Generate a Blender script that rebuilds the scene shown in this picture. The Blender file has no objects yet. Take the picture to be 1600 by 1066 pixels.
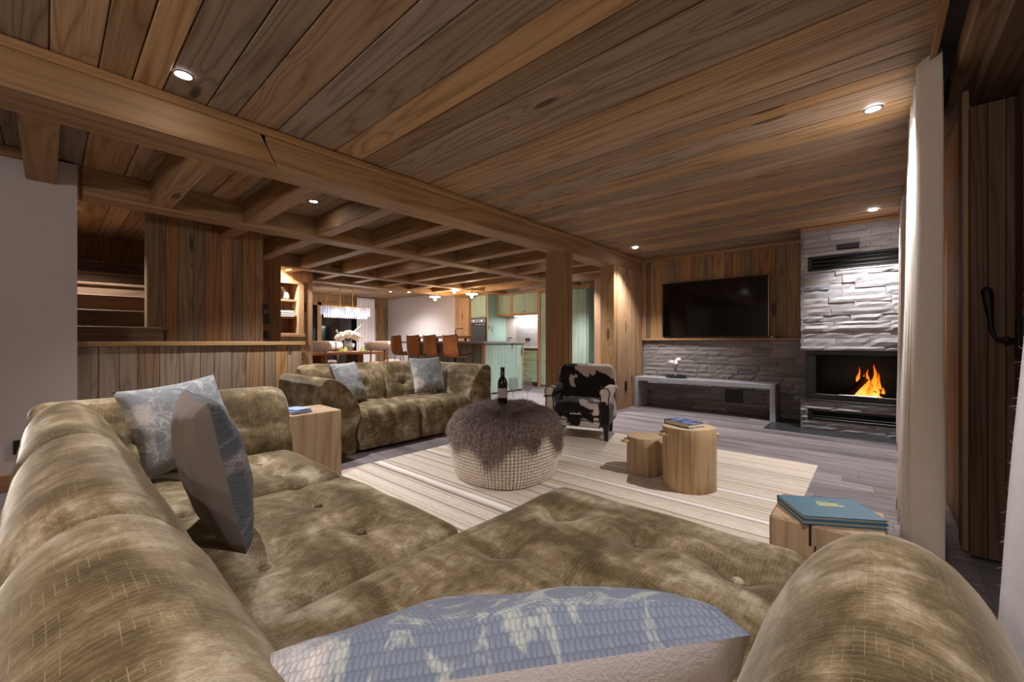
import bpy, bmesh, math, random
from mathutils import Vector, Matrix, noise as mnoise
R = math.radians
S = bpy.context.scene
COL = S.collection
random.seed(7)

# ------------------------------------------------------------------ camera, world, exposure
cam_d = bpy.data.cameras.new('camera'); cam = bpy.data.objects.new('camera', cam_d); COL.objects.link(cam)
cam.location = (0, 0, 1.05); cam.rotation_euler = (R(90), 0, R(41.4))
cam_d.lens = 14.4; cam_d.sensor_width = 36; cam_d.clip_start = 0.01; cam_d.clip_end = 100
S.camera = cam
W = bpy.data.worlds.new('world'); S.world = W; W.use_nodes = True
W.node_tree.nodes['Background'].inputs[0].default_value = (0.010, 0.012, 0.018, 1)
W.node_tree.nodes['Background'].inputs[1].default_value = 1.0
S.view_settings.view_transform = 'Standard'; S.view_settings.look = 'None'
S.view_settings.gamma = 1; S.view_settings.use_curve_mapping = False
S.view_settings.exposure = 1.1
S.cycles.max_bounces = 10; S.cycles.diffuse_bounces = 6; S.cycles.glossy_bounces = 3
S.cycles.sample_clamp_indirect = 4.0; S.cycles.caustics_reflective = False; S.cycles.caustics_refractive = False

# ------------------------------------------------------------------ material helpers
def C(h):
    h = h.lstrip('#')
    c = [int(h[i:i+2], 16)/255 for i in (0, 2, 4)]
    return tuple(((x/12.92) if x <= .04045 else ((x+.055)/1.055)**2.4) for x in c) + (1,)

class N:
    """small node-building helper"""
    def __init__(s, name):
        s.m = bpy.data.materials.new(name); s.m.use_nodes = True
        s.t = s.m.node_tree; s.b = s.t.nodes['Principled BSDF']; s.L = s.t.links
    def n(s, ty, **kw):
        d = s.t.nodes.new(ty)
        for k, v in kw.items(): setattr(d, k, v)
        return d
    def put(s, sock, v):
        if hasattr(v, 'is_output') or isinstance(v, bpy.types.NodeSocket): s.L.new(v, sock)
        elif v is not None: sock.default_value = v
    def math(s, op, a, b=None, c=None, clamp=False):
        d = s.n('ShaderNodeMath', operation=op, use_clamp=clamp)
        for i, v in enumerate((a, b, c)): s.put(d.inputs[i], v)
        return d.outputs[0]
    def vmath(s, op, a, b=None):
        d = s.n('ShaderNodeVectorMath', operation=op)
        s.put(d.inputs[0], a); s.put(d.inputs[1], b)
        return d.outputs[0]
    def mix(s, f, a, b, mode='MIX'):
        d = s.n('ShaderNodeMix', data_type='RGBA', blend_type=mode)
        s.put(d.inputs[0], f); s.put(d.inputs[6], a); s.put(d.inputs[7], b)
        return d.outputs[2]
    def ramp(s, f, stops, interp='LINEAR'):
        d = s.n('ShaderNodeValToRGB'); d.color_ramp.interpolation = interp
        e = d.color_ramp.elements
        while len(e) < len(stops): e.new(0.5)
        for i, (p, c) in enumerate(stops):
            e[i].position = p; e[i].color = C(c) if isinstance(c, str) else ((c, c, c, 1) if isinstance(c, (int, float)) else c)
        s.put(d.inputs[0], f)
        return d.outputs[0]
    def noise(s, vec, scale, detail=2, rough=.5, dist=0, dim='3D'):
        d = s.n('ShaderNodeTexNoise', noise_dimensions=dim)
        s.put(d.inputs['W' if dim == '1D' else 'Vector'], vec); d.inputs['Scale'].default_value = scale
        d.inputs['Detail'].default_value = detail; d.inputs['Roughness'].default_value = rough
        d.inputs['Distortion'].default_value = dist
        return d.outputs[0]
    def vor(s, vec, scale, feat='F1', out=0):
        d = s.n('ShaderNodeTexVoronoi', feature=feat); s.put(d.inputs['Vector'], vec); d.inputs['Scale'].default_value = scale
        return d.outputs[out]
    def coord(s, which='Object'):
        return s.n('ShaderNodeTexCoord').outputs[which]
    def rnd(s):
        return s.n('ShaderNodeObjectInfo').outputs['Random']
    def scale(s, vec, sc):
        return s.vmath('MULTIPLY', vec, sc)
    def sep(s, vec):
        d = s.n('ShaderNodeSeparateXYZ'); s.put(d.inputs[0], vec); return d.outputs
    def bump(s, h, strength=.3, dist=.01):
        d = s.n('ShaderNodeBump'); s.put(d.inputs['Height'], h); d.inputs['Strength'].default_value = strength
        d.inputs['Distance'].default_value = dist
        s.L.new(d.outputs[0], s.b.inputs['Normal'])
    def out(s, color=None, rough=.6, metal=0, spec=None, sheen=None, sheen_rough=.4, sheen_tint=None, trans=None, ior=None, emit=None, es=0, coat=None, alpha=None):
        b = s.b.inputs
        s.put(b['Base Color'], C(color) if isinstance(color, str) else color)
        s.put(b['Roughness'], rough); s.put(b['Metallic'], metal)
        if spec is not None: s.put(b['Specular IOR Level'], spec)
        if sheen is not None:
            s.put(b['Sheen Weight'], sheen); b['Sheen Roughness'].default_value = sheen_rough
            if sheen_tint: b['Sheen Tint'].default_value = C(sheen_tint)
        if trans is not None: b['Transmission Weight'].default_value = trans
        if ior: b['IOR'].default_value = ior
        if emit is not None: s.put(b['Emission Color'], C(emit) if isinstance(emit, str) else emit); s.put(b['Emission Strength'], es)
        if coat: b['Coat Weight'].default_value = coat
        if alpha is not None: s.put(b['Alpha'], alpha)
        return s.m

def plain(name, color, rough=.6, **kw):
    return N(name).out(color, rough, **kw)

def wood(name, tones, axis, ring=9.0, rough=.62, contrast=.45, warp=1.0, rowx=None, fine=1.0, knots=True):
    """flat-sawn boards: contour-line grain, streaks, knots; every object draws its own tone"""
    q = N(name); co = q.coord(); r = q.rnd()
    off = q.n('ShaderNodeCombineXYZ')
    q.put(off.inputs[0], q.math('MULTIPLY', r, 37.3)); q.put(off.inputs[1], q.math('MULTIPLY', r, 91.7)); q.put(off.inputs[2], q.math('MULTIPLY', r, 53.9))
    p = q.vmath('ADD', co, off.outputs[0])
    def sc(al, ac): v = [ac]*3; v[axis] = al; return tuple(v)
    n1 = q.noise(q.scale(p, sc(.30, 5.0*warp)), 1.0, 2, .4, .12)
    vd = q.vor(q.scale(p, sc(.9, 3.4)), 1.0)
    kn = q.math('SUBTRACT', 1.0, q.math('DIVIDE', vd, .30), clamp=True) if knots else 0.0
    rg = q.math('ADD', q.math('MULTIPLY', n1, ring*1.5), q.math('MULTIPLY', kn, 2.2))
    rings = q.math('ABSOLUTE', q.math('SUBTRACT', q.math('FRACT', rg), .5))          # saw, 0..0.5
    rings = q.math('POWER', q.math('MULTIPLY', rings, 2.0), .8)
    st = q.noise(q.scale(p, sc(1.3, 85)), 1.0, 3, .7)
    patch = q.noise(q.scale(p, sc(.8, 2.6)), 1.0, 3, .6)
    def grey(t):
        c = C(t); l = .3*c[0]+.5*c[1]+.2*c[2]; k = .06
        return tuple(x*(1-k)+l*k for x in c[:3])+(1,)
    base = q.ramp(r, [(i/max(1, len(tones)-1), grey(t)) for i, t in enumerate(tones)])
    c1 = q.mix(q.math('MULTIPLY', q.math('SUBTRACT', patch, .35), .9, clamp=True), base, C('#8a7c70'), 'MIX') if fine else base
    dark = q.mix(1.0, c1, (.42, .34, .27, 1), 'MULTIPLY')
    c2 = q.mix(q.math('MULTIPLY', q.math('POWER', q.math('SUBTRACT', 1.0, rings), 2.2), contrast*1.5, clamp=True), c1, dark)
    c3 = q.mix(q.math('MULTIPLY', q.math('SUBTRACT', st, .45), 2.6*contrast+.4, clamp=True), c2, dark)
    kd = q.math('DIVIDE', q.math('SUBTRACT', .105, vd), .03, clamp=True) if knots else 0.0
    c4 = q.mix(q.math('MULTIPLY', kd, .75), c3, C('#2e1d12'))
    q.bump(q.math('ADD', q.math('MULTIPLY', rings, .5), st), .35, .004)
    return q.out(c4, rough, spec=.25)

CEIL_T = ['#9c7a50', '#b8905e', '#8a7866', '#c49c6a', '#807266', '#a88458', '#988a7c', '#c69c6a', '#8f704a', '#8b7e72']
WALL_T = ['#8f6b43', '#78644e', '#a57d4c', '#6f5f50', '#987343', '#806e5a', '#ad8450', '#735a3e']
BEAM_T = ['#a6804f', '#9a7548', '#ae8857']
M = {}
M['ceil'] = wood('aged ceiling board', CEIL_T, 0, 8, contrast=.5)
M['ceil_far'] = wood('pale ceiling board', ['#b09574', '#a38a6c', '#b89c7a'], 0, 7, contrast=.4)
M['wall'] = wood('aged wall board', WALL_T, 2, 8, contrast=.5)
M['wall_orange'] = wood('larch wall board', ['#a5743f', '#96683a', '#b07d48'], 2, 9, contrast=.5)
M['wall_light'] = wood('light wall board', ['#b8926a', '#ab8660', '#c09b74'], 2, 8, contrast=.35)
M['wall_grey'] = wood('greyed wall board', ['#857565', '#9a8672', '#766558', '#a3886a'], 2, 8, contrast=.45)
M['beamx'] = wood('hewn beam along x', BEAM_T, 0, 6, contrast=.4)
M['beamy'] = wood('hewn beam along y', BEAM_T, 1, 6, contrast=.4)
M['beamz'] = wood('hewn post', BEAM_T, 2, 6, contrast=.4)
M['trimx'] = wood('trim along x', ['#a87f50', '#b1875a'], 0, 5, contrast=.35, knots=False)
M['trimy'] = wood('trim along y', ['#9c7444', '#a67d4c'], 1, 5, contrast=.35, knots=False)
M['trimz'] = wood('trim along z', ['#b28b5e', '#a98256'], 2, 5, contrast=.35, knots=False)
M['dark_wood'] = wood('dark door wood', ['#5e4632', '#6a4f38'], 2, 9, contrast=.5)
M['dark_woody'] = wood('dark lintel wood', ['#6a5340', '#75593f'], 1, 7, contrast=.5)
M['floor'] = wood('grey oak floor', ['#78747a', '#88838a', '#6b676d', '#948e94', '#7f797e'], 0, 7, rough=.42, contrast=.45, knots=False)
M['log'] = wood('peeled log', ['#c4a578', '#ba9a72'], 2, 6, contrast=.36, warp=1.7)
M['log_end'] = wood('sawn log end', ['#d3b78e', '#cbae86'], 2, 5, contrast=.2, knots=False)
M['oakx'] = wood('pale oak block', ['#b59a78', '#ab906f'], 2, 6, contrast=.35, knots=False)
M['table'] = wood('table oak', ['#b27a45', '#a87240'], 1, 6, contrast=.4)
M['green'] = wood('green stained board', ['#93ab9e', '#8aa397', '#9bb1a5'], 2, 6, contrast=.22, fine=0)
M['green2'] = wood('sage stained board', ['#a3b8a2', '#9cb29b'], 0, 6, contrast=.22, fine=0)
M['stair'] = wood('stair oak', ['#7c5f45', '#6f543d'], 1, 6, contrast=.4)

def mk_plaster():
    q = N('white plaster'); co = q.coord()
    q.bump(q.noise(co, 40, 3), .08, .004)
    return q.out('#b9b1b0', .85, spec=.2)
M['plaster'] = mk_plaster()

def mk_stone(name, tones, lo=.75):
    q = N(name); co = q.coord(); r = q.rnd()
    off = q.n('ShaderNodeCombineXYZ'); q.put(off.inputs[0], q.math('MULTIPLY', r, 71.0)); q.put(off.inputs[2], q.math('MULTIPLY', r, 33.0))
    p = q.vmath('ADD', co, off.outputs[0])
    base = q.ramp(r, [(i/(len(tones)-1), t) for i, t in enumerate(tones)])
    n = q.noise(q.scale(p, (6, 6, 22)), 1.0, 6, .65, .6)
    c = q.mix(q.math('MULTIPLY', n, .9, clamp=True), base, q.mix(1.0, base, C('#9a928a'), 'MULTIPLY'))
    q.bump(q.math('ADD', n, q.math('MULTIPLY', q.noise(q.scale(p, (30, 30, 60)), 1.0, 4, .6), .5)), .38, .012)
    return q.out(c, .7, spec=.3)
M['stone'] = mk_stone('split grey quartzite', ['#a6a7ae', '#bfbec3', '#8d9097', '#b2b2b8', '#9d9b9d', '#c6c4c8'])
M['stone_dk'] = mk_stone('split slate', ['#8c8988', '#9f9b99', '#7c7877', '#aaa5a2', '#948c86'])
M['bench'] = mk_stone('grey stone slab', ['#a4a6ae', '#aaabb3'])
M['grout'] = plain('dark joint', '#3a3836', .9)  # dark core colour showing between the stones
M['black'] = plain('black steel', '#101010', .45, spec=.4)
M['black_m'] = plain('matt black plastic', '#15161a', .5)
M['hearth'] = plain('black hearth tile', '#33343a', .3, spec=.5)
M['screen'] = plain('television glass', '#050506', .08, spec=.6)
M['chrome'] = plain('brushed steel', '#b8bcc0', .22, metal=1)
M['iron'] = plain('forged iron', '#2a2623', .55, metal=.6)
M['glass'] = N('clear glass').out('#c9d0d4', .03, spec=1.0, alpha=.2)
M['dark_glass'] = plain('night window glass', '#0a0c12', .05, spec=.7)
M['white'] = plain('white ceramic', '#e6e2de', .4)
M['paper'] = plain('book paper', '#d9cdb8', .8)
M['brass'] = plain('brass', '#a98a56', .35, metal=1)
M['leather'] = None
def mk_leather():
    q = N('tan leather'); co = q.coord()
    n = q.noise(co, 9, 4, .6)
    c = q.ramp(n, [(.3, '#a06232'), (.6, '#bd783f'), (.8, '#cc8d55')])
    return q.out(c, .5, spec=.4)
M['leather'] = mk_leather()

def mk_velvet():
    q = N('crushed olive velvet'); uv = q.coord('UV'); r = q.rnd()
    off = q.n('ShaderNodeCombineXYZ'); q.put(off.inputs[0], q.math('MULTIPLY', r, 17.0)); q.put(off.inputs[1], q.math('MULTIPLY', r, 29.0))
    p = q.vmath('ADD', uv, off.outputs[0])
    big = q.noise(q.scale(p, (3.0, 5.5, 1)), 1.0, 4, .62, .35)
    mid = q.noise(q.scale(p, (26, 12, 1)), 1.0, 5, .8, .5)
    fine = q.noise(q.scale(p, (420, 130, 1)), 1.0, 3, .8)
    f = q.math('ADD', q.math('ADD', q.math('MULTIPLY', big, 1.05), -.03), q.math('ADD', q.math('MULTIPLY', q.math('SUBTRACT', mid, .5), .55), q.math('MULTIPLY', q.math('SUBTRACT', fine, .5), .34)))
    c = q.ramp(f, [(.28, '#463a27'), (.42, '#605138'), (.54, '#807055'), (.66, '#a89b85'), (.80, '#c6bcaa')])
    xyz = q.sep(uv)
    def lines(s, k, wd): return q.math('LESS_THAN', q.math('FRACT', q.math('MULTIPLY', s, k)), wd)
    brk = q.noise(q.scale(p, (22, 22, 1)), 1.0, 3, .7)
    ln = q.math('MAXIMUM', lines(xyz[0], 96, .11), q.math('MULTIPLY', lines(xyz[1], 96, .10), q.math('GREATER_THAN', brk, .52)))
    ln = q.math('MULTIPLY', ln, q.math('MULTIPLY', q.math('SUBTRACT', brk, .3), 1.2, clamp=True))
    c = q.mix(q.math('MULTIPLY', ln, .6), c, C('#c9ba90'))
    q.bump(q.math('ADD', q.math('MULTIPLY', mid, .8), q.math('MULTIPLY', ln, -.35)), .3, .005)
    return q.out(c, .75, spec=.15, sheen=.7, sheen_rough=.3, sheen_tint='#f3ebdc')
M['velvet'] = mk_velvet()

def mk_floral(name, base1, base2, flower, leaf, scale=1.0, weave=0):
    q = N(name); uv = q.coord('UV'); r = q.rnd()
    off = q.n('ShaderNodeCombineXYZ'); q.put(off.inputs[0], q.math('MULTIPLY', r, 23.0)); q.put(off.inputs[1], q.math('MULTIPLY', r, 41.0))
    p = q.vmath('ADD', uv, off.outputs[0])
    c = q.mix(q.noise(p, 45*scale, 4, .75), C(base1), C(base2))
    bl = q.noise(p, 13*scale, 5, .68, 2.2)
    c = q.mix(q.ramp(bl, [(.52, 0.0), (.60, .75)]), c, C(leaf))
    wob = q.n('ShaderNodeTexNoise'); q.put(wob.inputs['Vector'], p); wob.inputs['Scale'].default_value = 22*scale; wob.inputs['Detail'].default_value = 3
    pw = q.vmath('ADD', p, q.scale(wob.outputs[1], (.09/scale, .09/scale, 0)))
    d = q.vor(pw, 4.2*scale)
    pet = q.noise(p, 34*scale, 4, .7, 1.8)
    fm = q.ramp(d, [(.24, .9), (.34, 0.0)])
    fc = q.mix(q.ramp(pet, [(.36, 0.0), (.62, 1.0)]), C(flower), C('#ddd2cc'))
    c = q.mix(fm, c, fc)
    pk = q.ramp(q.math('ADD', d, q.math('MULTIPLY', pet, .25)), [(.17, .55), (.24, 0.0)])
    c = q.mix(pk, c, C('#b98d88'))
    x = q.sep(uv)
    k = 150 if not weave else weave
    sh = q.math('MULTIPLY', q.math('FLOOR', q.math('MULTIPLY', x[1], k)), .5)
    jit = q.math('MULTIPLY', q.noise(p, 90, 1), .6)
    w = q.math('MULTIPLY', q.math('SINE', q.math('MULTIPLY', q.math('ADD', q.math('ADD', q.math('MULTIPLY', x[0], k*.75), sh), jit), 3.1416)), q.math('SINE', q.math('MULTIPLY', q.math('MULTIPLY', x[1], k), 3.1416)))
    w = q.math('ABSOLUTE', w)
    c = q.mix(q.math('MULTIPLY', q.math('LESS_THAN', w, .22), .26), c, C('#30343f'))
    q.bump(w, .6, .003)
    return q.out(c, .85, spec=.1, sheen=.2)
M['floral'] = mk_floral('floral tapestry', '#a1a5a9', '#828990', '#c2bcba', '#cac7c2')
M['floral_dk'] = mk_floral('dark floral tapestry', '#6d7378', '#484d57', '#7f7a7a', '#7f8286')
M['floral_near'] = mk_floral('woven floral tapestry', '#7f8796', '#6b7488', '#bdbbbf', '#b0b6ae', .9, weave=210)
def mk_fabric(name, col, fuzz=.3, sc=300, col2=None):
    q = N(name); co = q.coord()
    n = q.noise(co, sc, 3, .7); n2 = q.noise(co, 14, 3, .6)
    c = q.mix(n2, C(col), C(col2 or col))
    q.bump(n, .35, .003)
    return q.out(c, .9, spec=.1, sheen=fuzz, sheen_rough=.5)
M['linen'] = mk_fabric('grey linen', '#786d66', .2, 240, '#6a605a')
M['linen_w'] = mk_fabric('pale linen', '#c9c3c6', .3, 260, '#bdb6b8')
M['curtain'] = mk_fabric('cream wool curtain', '#cfc4b8', .5, 160, '#c4b8ac')
M['curtain_w'] = mk_fabric('white wool curtain', '#dcd8dc', .6, 160, '#cfccd2')
M['knit'] = mk_fabric('cream chunky wool', '#e6dccf', .3, 220, '#dccfc1')
M['knit_shade'] = plain('shaded knit core', '#a09284', .9)  # core tinted darker, painting shade into the gaps between stitches
def mk_fur():
    q = N('mauve brown fleece'); co = q.coord(); n = q.noise(co, 55, 3, .7)
    return q.out(q.ramp(n, [(.35, '#6f5f5b'), (.5, '#978580'), (.68, '#c3b2aa')]), .75, spec=.15, sheen=.2)
M['fur'] = mk_fur()
M['fur_skin'] = plain('fleece hide', '#6b5c58', .9)
M['fluff'] = plain('pale pink shearling', '#d9c6bf', .9, sheen=.5)
M['rope'] = mk_fabric('twisted rope', '#c9ad84', .1, 90)

def mk_cow():
    q = N('black and white cowhide'); co = q.coord()
    n = q.noise(q.vmath('ADD', co, (3.1, 1.7, .6)), 2.7, 5, .52, .35)
    m = q.ramp(n, [(.515, 0.0), (.53, 1.0)])
    c = q.mix(m, C('#171110'), C('#c9bdb6'))
    q.bump(q.noise(co, 140, 2), .2, .003)
    return q.out(c, .6, spec=.2, sheen=.2)
M['cow'] = mk_cow()

def mk_rug():
    q = N('striped wool rug'); co = q.coord(); x = q.sep(co)
    wob = q.noise(q.scale(co, (1.5, 6, 1)), 1.0, 2)
    y = q.math('ADD', x[1], q.math('MULTIPLY', wob, .03))
    n1 = q.noise(y, 7.0, 3, .7, 0, '1D')
    n2 = q.noise(y, 38.0, 2, .6, 0, '1D')
    f = q.math('ADD', q.math('MULTIPLY', n1, .55), q.math('MULTIPLY', n2, .45))
    c = q.ramp(f, [(.33, '#7d7170'), (.385, '#b39d7e'), (.42, '#d2c5b4'), (.47, '#c4b7ab'), (.51, '#ded5cc'), (.56, '#cbbca6'), (.60, '#e3dcd6'), (.66, '#b9aa98'), (.70, '#e9e4e2')])
    fl = q.noise(q.scale(co, (14, 240, 1)), 1.0, 3, .7)
    c = q.mix(q.ramp(fl, [(.5, 0.0), (.66, .6)]), c, C('#a08d72'))
    wb_ = q.math('LESS_THAN', q.math('ABSOLUTE', q.math('SUBTRACT', y, .60)), .022)
    for yy, ww in ((-.63, .018), (.2, .015), (-1.2, .02), (-.1, .012)):
        wb_ = q.math('MAXIMUM', wb_, q.math('LESS_THAN', q.math('ABSOLUTE', q.math('SUBTRACT', y, yy)), ww))
    c = q.mix(q.math('MULTIPLY', wb_, .8), c, C('#efebea'))
    d1 = q.math('LESS_THAN', q.math('ABSOLUTE', q.math('SUBTRACT', y, -.69)), .016)
    for yy, ww in ((-.55, .007), (-.84, .006), (-1.02, .010), (.17, .006), (.57, .006), (.63, .005), (1.25, .007), (-.16, .012), (-.3, .006), (.42, .005), (.9, .004), (-1.3, .014)):
        d1 = q.math('MAXIMUM', d1, q.math('LESS_THAN', q.math('ABSOLUTE', q.math('SUBTRACT', y, yy)), ww))
    c = q.mix(q.math('MULTIPLY', d1, .75), c, C('#6f6468'))
    q.bump(fl, .4, .004)
    return q.out(c, .95, spec=.05, sheen=.2)
M['rug'] = mk_rug()
def emis(name, col, st):
    return N(name).out('#000000', .5, emit=col, es=st)
M['lamp'] = emis('lit lamp lens', '#f6f4ff', 40)
M['bulb'] = emis('lit bulb', '#ffd9a8', 60)
def mk_flame():
    q = N('flame'); z = q.sep(q.coord('Generated'))[2]
    c = q.ramp(z, [(0, '#ffd070'), (.35, '#ffa22e'), (.75, '#f2690c'), (1, '#b83204')])
    return q.out('#000000', .5, emit=c, es=.75)
M['flame'] = mk_flame()

# ------------------------------------------------------------------ mesh helpers
class B:
    """collects geometry for one mesh"""
    def __init__(s): s.v = []; s.f = []; s.uv = []
    def add(s, v, f, uv=None):
        o = len(s.v); s.v += [tuple(p) for p in v]; s.f += [tuple(i+o for i in q) for q in f]
        s.uv += list(uv) if uv else [(p[0], p[1]) for p in v]
        return s
    def box(s, lo, hi, b=0.0):
        (x0, y0, z0), (x1, y1, z1) = lo, hi
        if b <= 0:
            v = [(x0,y0,z0),(x1,y0,z0),(x1,y1,z0),(x0,y1,z0),(x0,y0,z1),(x1,y0,z1),(x1,y1,z1),(x0,y1,z1)]
            f = [(0,3,2,1),(4,5,6,7),(0,1,5,4),(1,2,6,5),(2,3,7,6),(3,0,4,7)]
            return s.add(v, f)
        b = min(b, (x1-x0)*.45, (y1-y0)*.45, (z1-z0)*.45)
        v = []; idx = {}
        for sx in (0, 1):
            for sy in (0, 1):
                for sz in (0, 1):
                    for ax in range(3):
                        p = [x1 if sx else x0, y1 if sy else y0, z1 if sz else z0]
                        q = [x1-b if sx else x0+b, y1-b if sy else y0+b, z1-b if sz else z0+b]
                        w = list(q); w[ax] = p[ax]
                        idx[(sx,sy,sz,ax)] = len(v); v.append(tuple(w))
        f = []
        for ax in range(3):
            a2, a3 = [a for a in range(3) if a != ax]
            for sd in (0, 1):
                ring = []
                for (p, q) in ((0,0),(1,0),(1,1),(0,1)):
                    k = [0,0,0]; k[ax] = sd; k[a2] = p; k[a3] = q; ring.append(idx[(*k, ax)])
                flip = (sd == 0) ^ (ax == 1)
                f.append(tuple(reversed(ring)) if flip else tuple(ring))
            for p in (0, 1):            # edges along ax
                for q in (0, 1):
                    k0 = [0,0,0]; k0[a2] = p; k0[a3] = q; k1 = list(k0); k1[ax] = 1
                    f.append((idx[(*k0,a2)], idx[(*k1,a2)], idx[(*k1,a3)], idx[(*k0,a3)]))
        for sx in (0, 1):
            for sy in (0, 1):
                for sz in (0, 1): f.append(tuple(idx[(sx,sy,sz,a)] for a in range(3)))
        return s.add(v, f)
    def lathe(s, prof, n=24, c=(0,0,0), axis=2, cap=True):
        v = []; f = []; m = len(prof)
        for i in range(n):
            a = 2*math.pi*i/n
            for r, z in prof:
                p = [r*math.cos(a), r*math.sin(a), z]
                if axis == 0: p = [p[2], p[0], p[1]]
                if axis == 1: p = [p[0], p[2], p[1]]
                v.append((p[0]+c[0], p[1]+c[1], p[2]+c[2]))
        for i in range(n):
            j = (i+1) % n
            for k in range(m-1):
                f.append((i*m+k, j*m+k, j*m+k+1, i*m+k+1))
        if cap and prof[0][0] > 1e-5: f.append(tuple(i*m for i in reversed(range(n))))
        if cap and prof[-1][0] > 1e-5: f.append(tuple(i*m+m-1 for i in range(n)))
        return s.add(v, f)
    def tube(s, pts, rad, n=8):
        pts = [Vector(p) for p in pts]; k = len(pts); v = []; f = []
        rr = rad if isinstance(rad, (list, tuple)) else [rad]*k
        up = Vector((0, 0, 1))
        for i, p in enumerate(pts):
            d = (pts[min(i+1, k-1)] - pts[max(i-1, 0)]).normalized()
            ref = Vector((1, 0, 0)) if abs(d.z) > .9 else up
            a = d.cross(ref).normalized(); b = d.cross(a)
            for j in range(n):
                t = 2*math.pi*j/n
                v.append(p + (a*math.cos(t) + b*math.sin(t))*rr[i])
        for i in range(k-1):
            for j in range(n):
                f.append((i*n+j, i*n+(j+1) % n, (i+1)*n+(j+1) % n, (i+1)*n+j))
        f.append(tuple(reversed(range(n)))); f.append(tuple((k-1)*n+j for j in range(n)))
        return s.add(v, f)
    def ball(s, c, r, seg=12, ring=8):
        r = r if isinstance(r, (tuple, list)) else (r, r, r)
        prof = [(math.sin(math.pi*i/ring), -math.cos(math.pi*i/ring)) for i in range(ring+1)]
        v = []; f = []; m = ring+1
        for i in range(seg):
            a = 2*math.pi*i/seg
            for q, z in prof: v.append((c[0]+r[0]*q*math.cos(a), c[1]+r[1]*q*math.sin(a), c[2]+r[2]*z))
        for i in range(seg):
            j = (i+1) % seg
            for k in range(m-1): f.append((i*m+k, j*m+k, j*m+k+1, i*m+k+1))
        return s.add(v, f)
    def grid(s, fn, nu, nv, uvfn=None, closed_u=False):
        v = []; uv = []; f = []
        for i in range(nu+1):
            for j in range(nv+1):
                v.append(fn(i/nu, j/nv)); uv.append(uvfn(i/nu, j/nv) if uvfn else (i/nu, j/nv))
        for i in range(nu):
            for j in range(nv):
                a = i*(nv+1)+j; f.append((a, a+nv+1, a+nv+2, a+1))
        return s.add(v, f, uv)
    def prism(s, poly, lo, hi, axis=1):
        """polygon in the two other axes, extruded along axis from lo to hi"""
        n = len(poly); v = []
        for w in (lo, hi):
            for a, b in poly:
                v.append({0: (w, a, b), 1: (a, w, b), 2: (a, b, w)}[axis])
        f = [tuple(range(n)), tuple(reversed(range(n, 2*n)))]
        for i in range(n): j = (i+1) % n; f.append((i, i+n, j+n, j))
        return s.add(v, f)
    def mesh(s, name, smooth=False, merge=False):
        me = bpy.data.meshes.new(name); me.from_pydata(s.v, [], s.f)
        uvl = me.uv_layers.new(name='UVMap')
        for l in me.loops: uvl.data[l.index].uv = s.uv[l.vertex_index]
        bm = bmesh.new(); bm.from_mesh(me)
        if merge: bmesh.ops.remove_doubles(bm, verts=bm.verts, dist=1e-5)
        bmesh.ops.recalc_face_normals(bm, faces=bm.faces)
        bm.to_mesh(me); bm.free()
        if smooth:
            for p in me.polygons: p.use_smooth = True
            if smooth != 'all':
                me.set_sharp_from_angle(angle=R(40))
        return me
def o_(name, me, mat, parent=None, loc=(0,0,0), rot=(0,0,0)):
    if isinstance(me, B): me = me.mesh(name)
    ob = bpy.data.objects.new(name, me); COL.objects.link(ob)
    if mat is not None and not len(me.materials): me.materials.append(M[mat] if isinstance(mat, str) else mat)
    ob.parent = parent; ob.location = loc; ob.rotation_euler = rot
    return ob
def tag(ob, label, cat, group=None):
    ob['label'] = label; ob['category'] = cat
    if group: ob['group'] = group
    return ob
def thing(name, label, cat, loc=(0,0,0), rz=0, group=None):
    e = bpy.data.objects.new(name, None); COL.objects.link(e); e.empty_display_size = .05
    e.location = loc; e.rotation_euler = (0, 0, R(rz)) if not isinstance(rz, tuple) else rz
    return tag(e, label, cat, group)
def struct(ob, label=None):
    ob['kind'] = 'structure'
    if label: ob['label'] = label
    return ob
def copy_tree(root, parent=None):
    c = root.copy(); COL.objects.link(c); c.parent = parent
    for ch in list(root.children): copy_tree(ch, c)
    return c
def boxo(name, lo, hi, mat, parent=None, b=.004, smooth=False):
    """box object with its origin at its centre"""
    c = [(a+d)/2 for a, d in zip(lo, hi)]
    h = [(d-a)/2 for a, d in zip(lo, hi)]
    bb = B().box([-x for x in h], h, b)
    return o_(name, bb.mesh(name, smooth), mat, parent, c)
def boards(parent, lo, hi, run, across, wmin, wmax, mat, face='lo', jit=.003, gap=.0015, seed=1, name='plank', cuts=None, b=.002, n=None):
    """fill a slab with single boards; run = axis of their length, across = axis they are laid side by side"""
    rr = random.Random(seed); th = 3-run-across; p = lo[across]; out = []
    mats = mat if isinstance(mat, list) else [mat]
    while p < hi[across]-.01:
        w = rr.uniform(wmin, wmax); e = min(p+w, hi[across])
        if hi[across]-e < wmin*.45: e = hi[across]
        segs = [lo[run]]
        if cuts:
            q = lo[run]+rr.uniform(.15, 1)*cuts
            while q < hi[run]-.2: segs.append(q); q += cuts*rr.uniform(.8, 1.2)
        segs.append(hi[run])
        for s0, s1 in zip(segs, segs[1:]):
            l = [0]*3; h = [0]*3
            l[run], h[run] = s0+gap*.5, s1-gap*.5
            l[across], h[across] = p+gap, e-gap
            l[th], h[th] = lo[th], hi[th]
            j = rr.uniform(0, jit)
            if face == 'lo': l[th] += j
            else: h[th] -= j
            out.append(boxo(name, l, h, rr.choice(mats), parent, b))
        p = e
    return out
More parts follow.
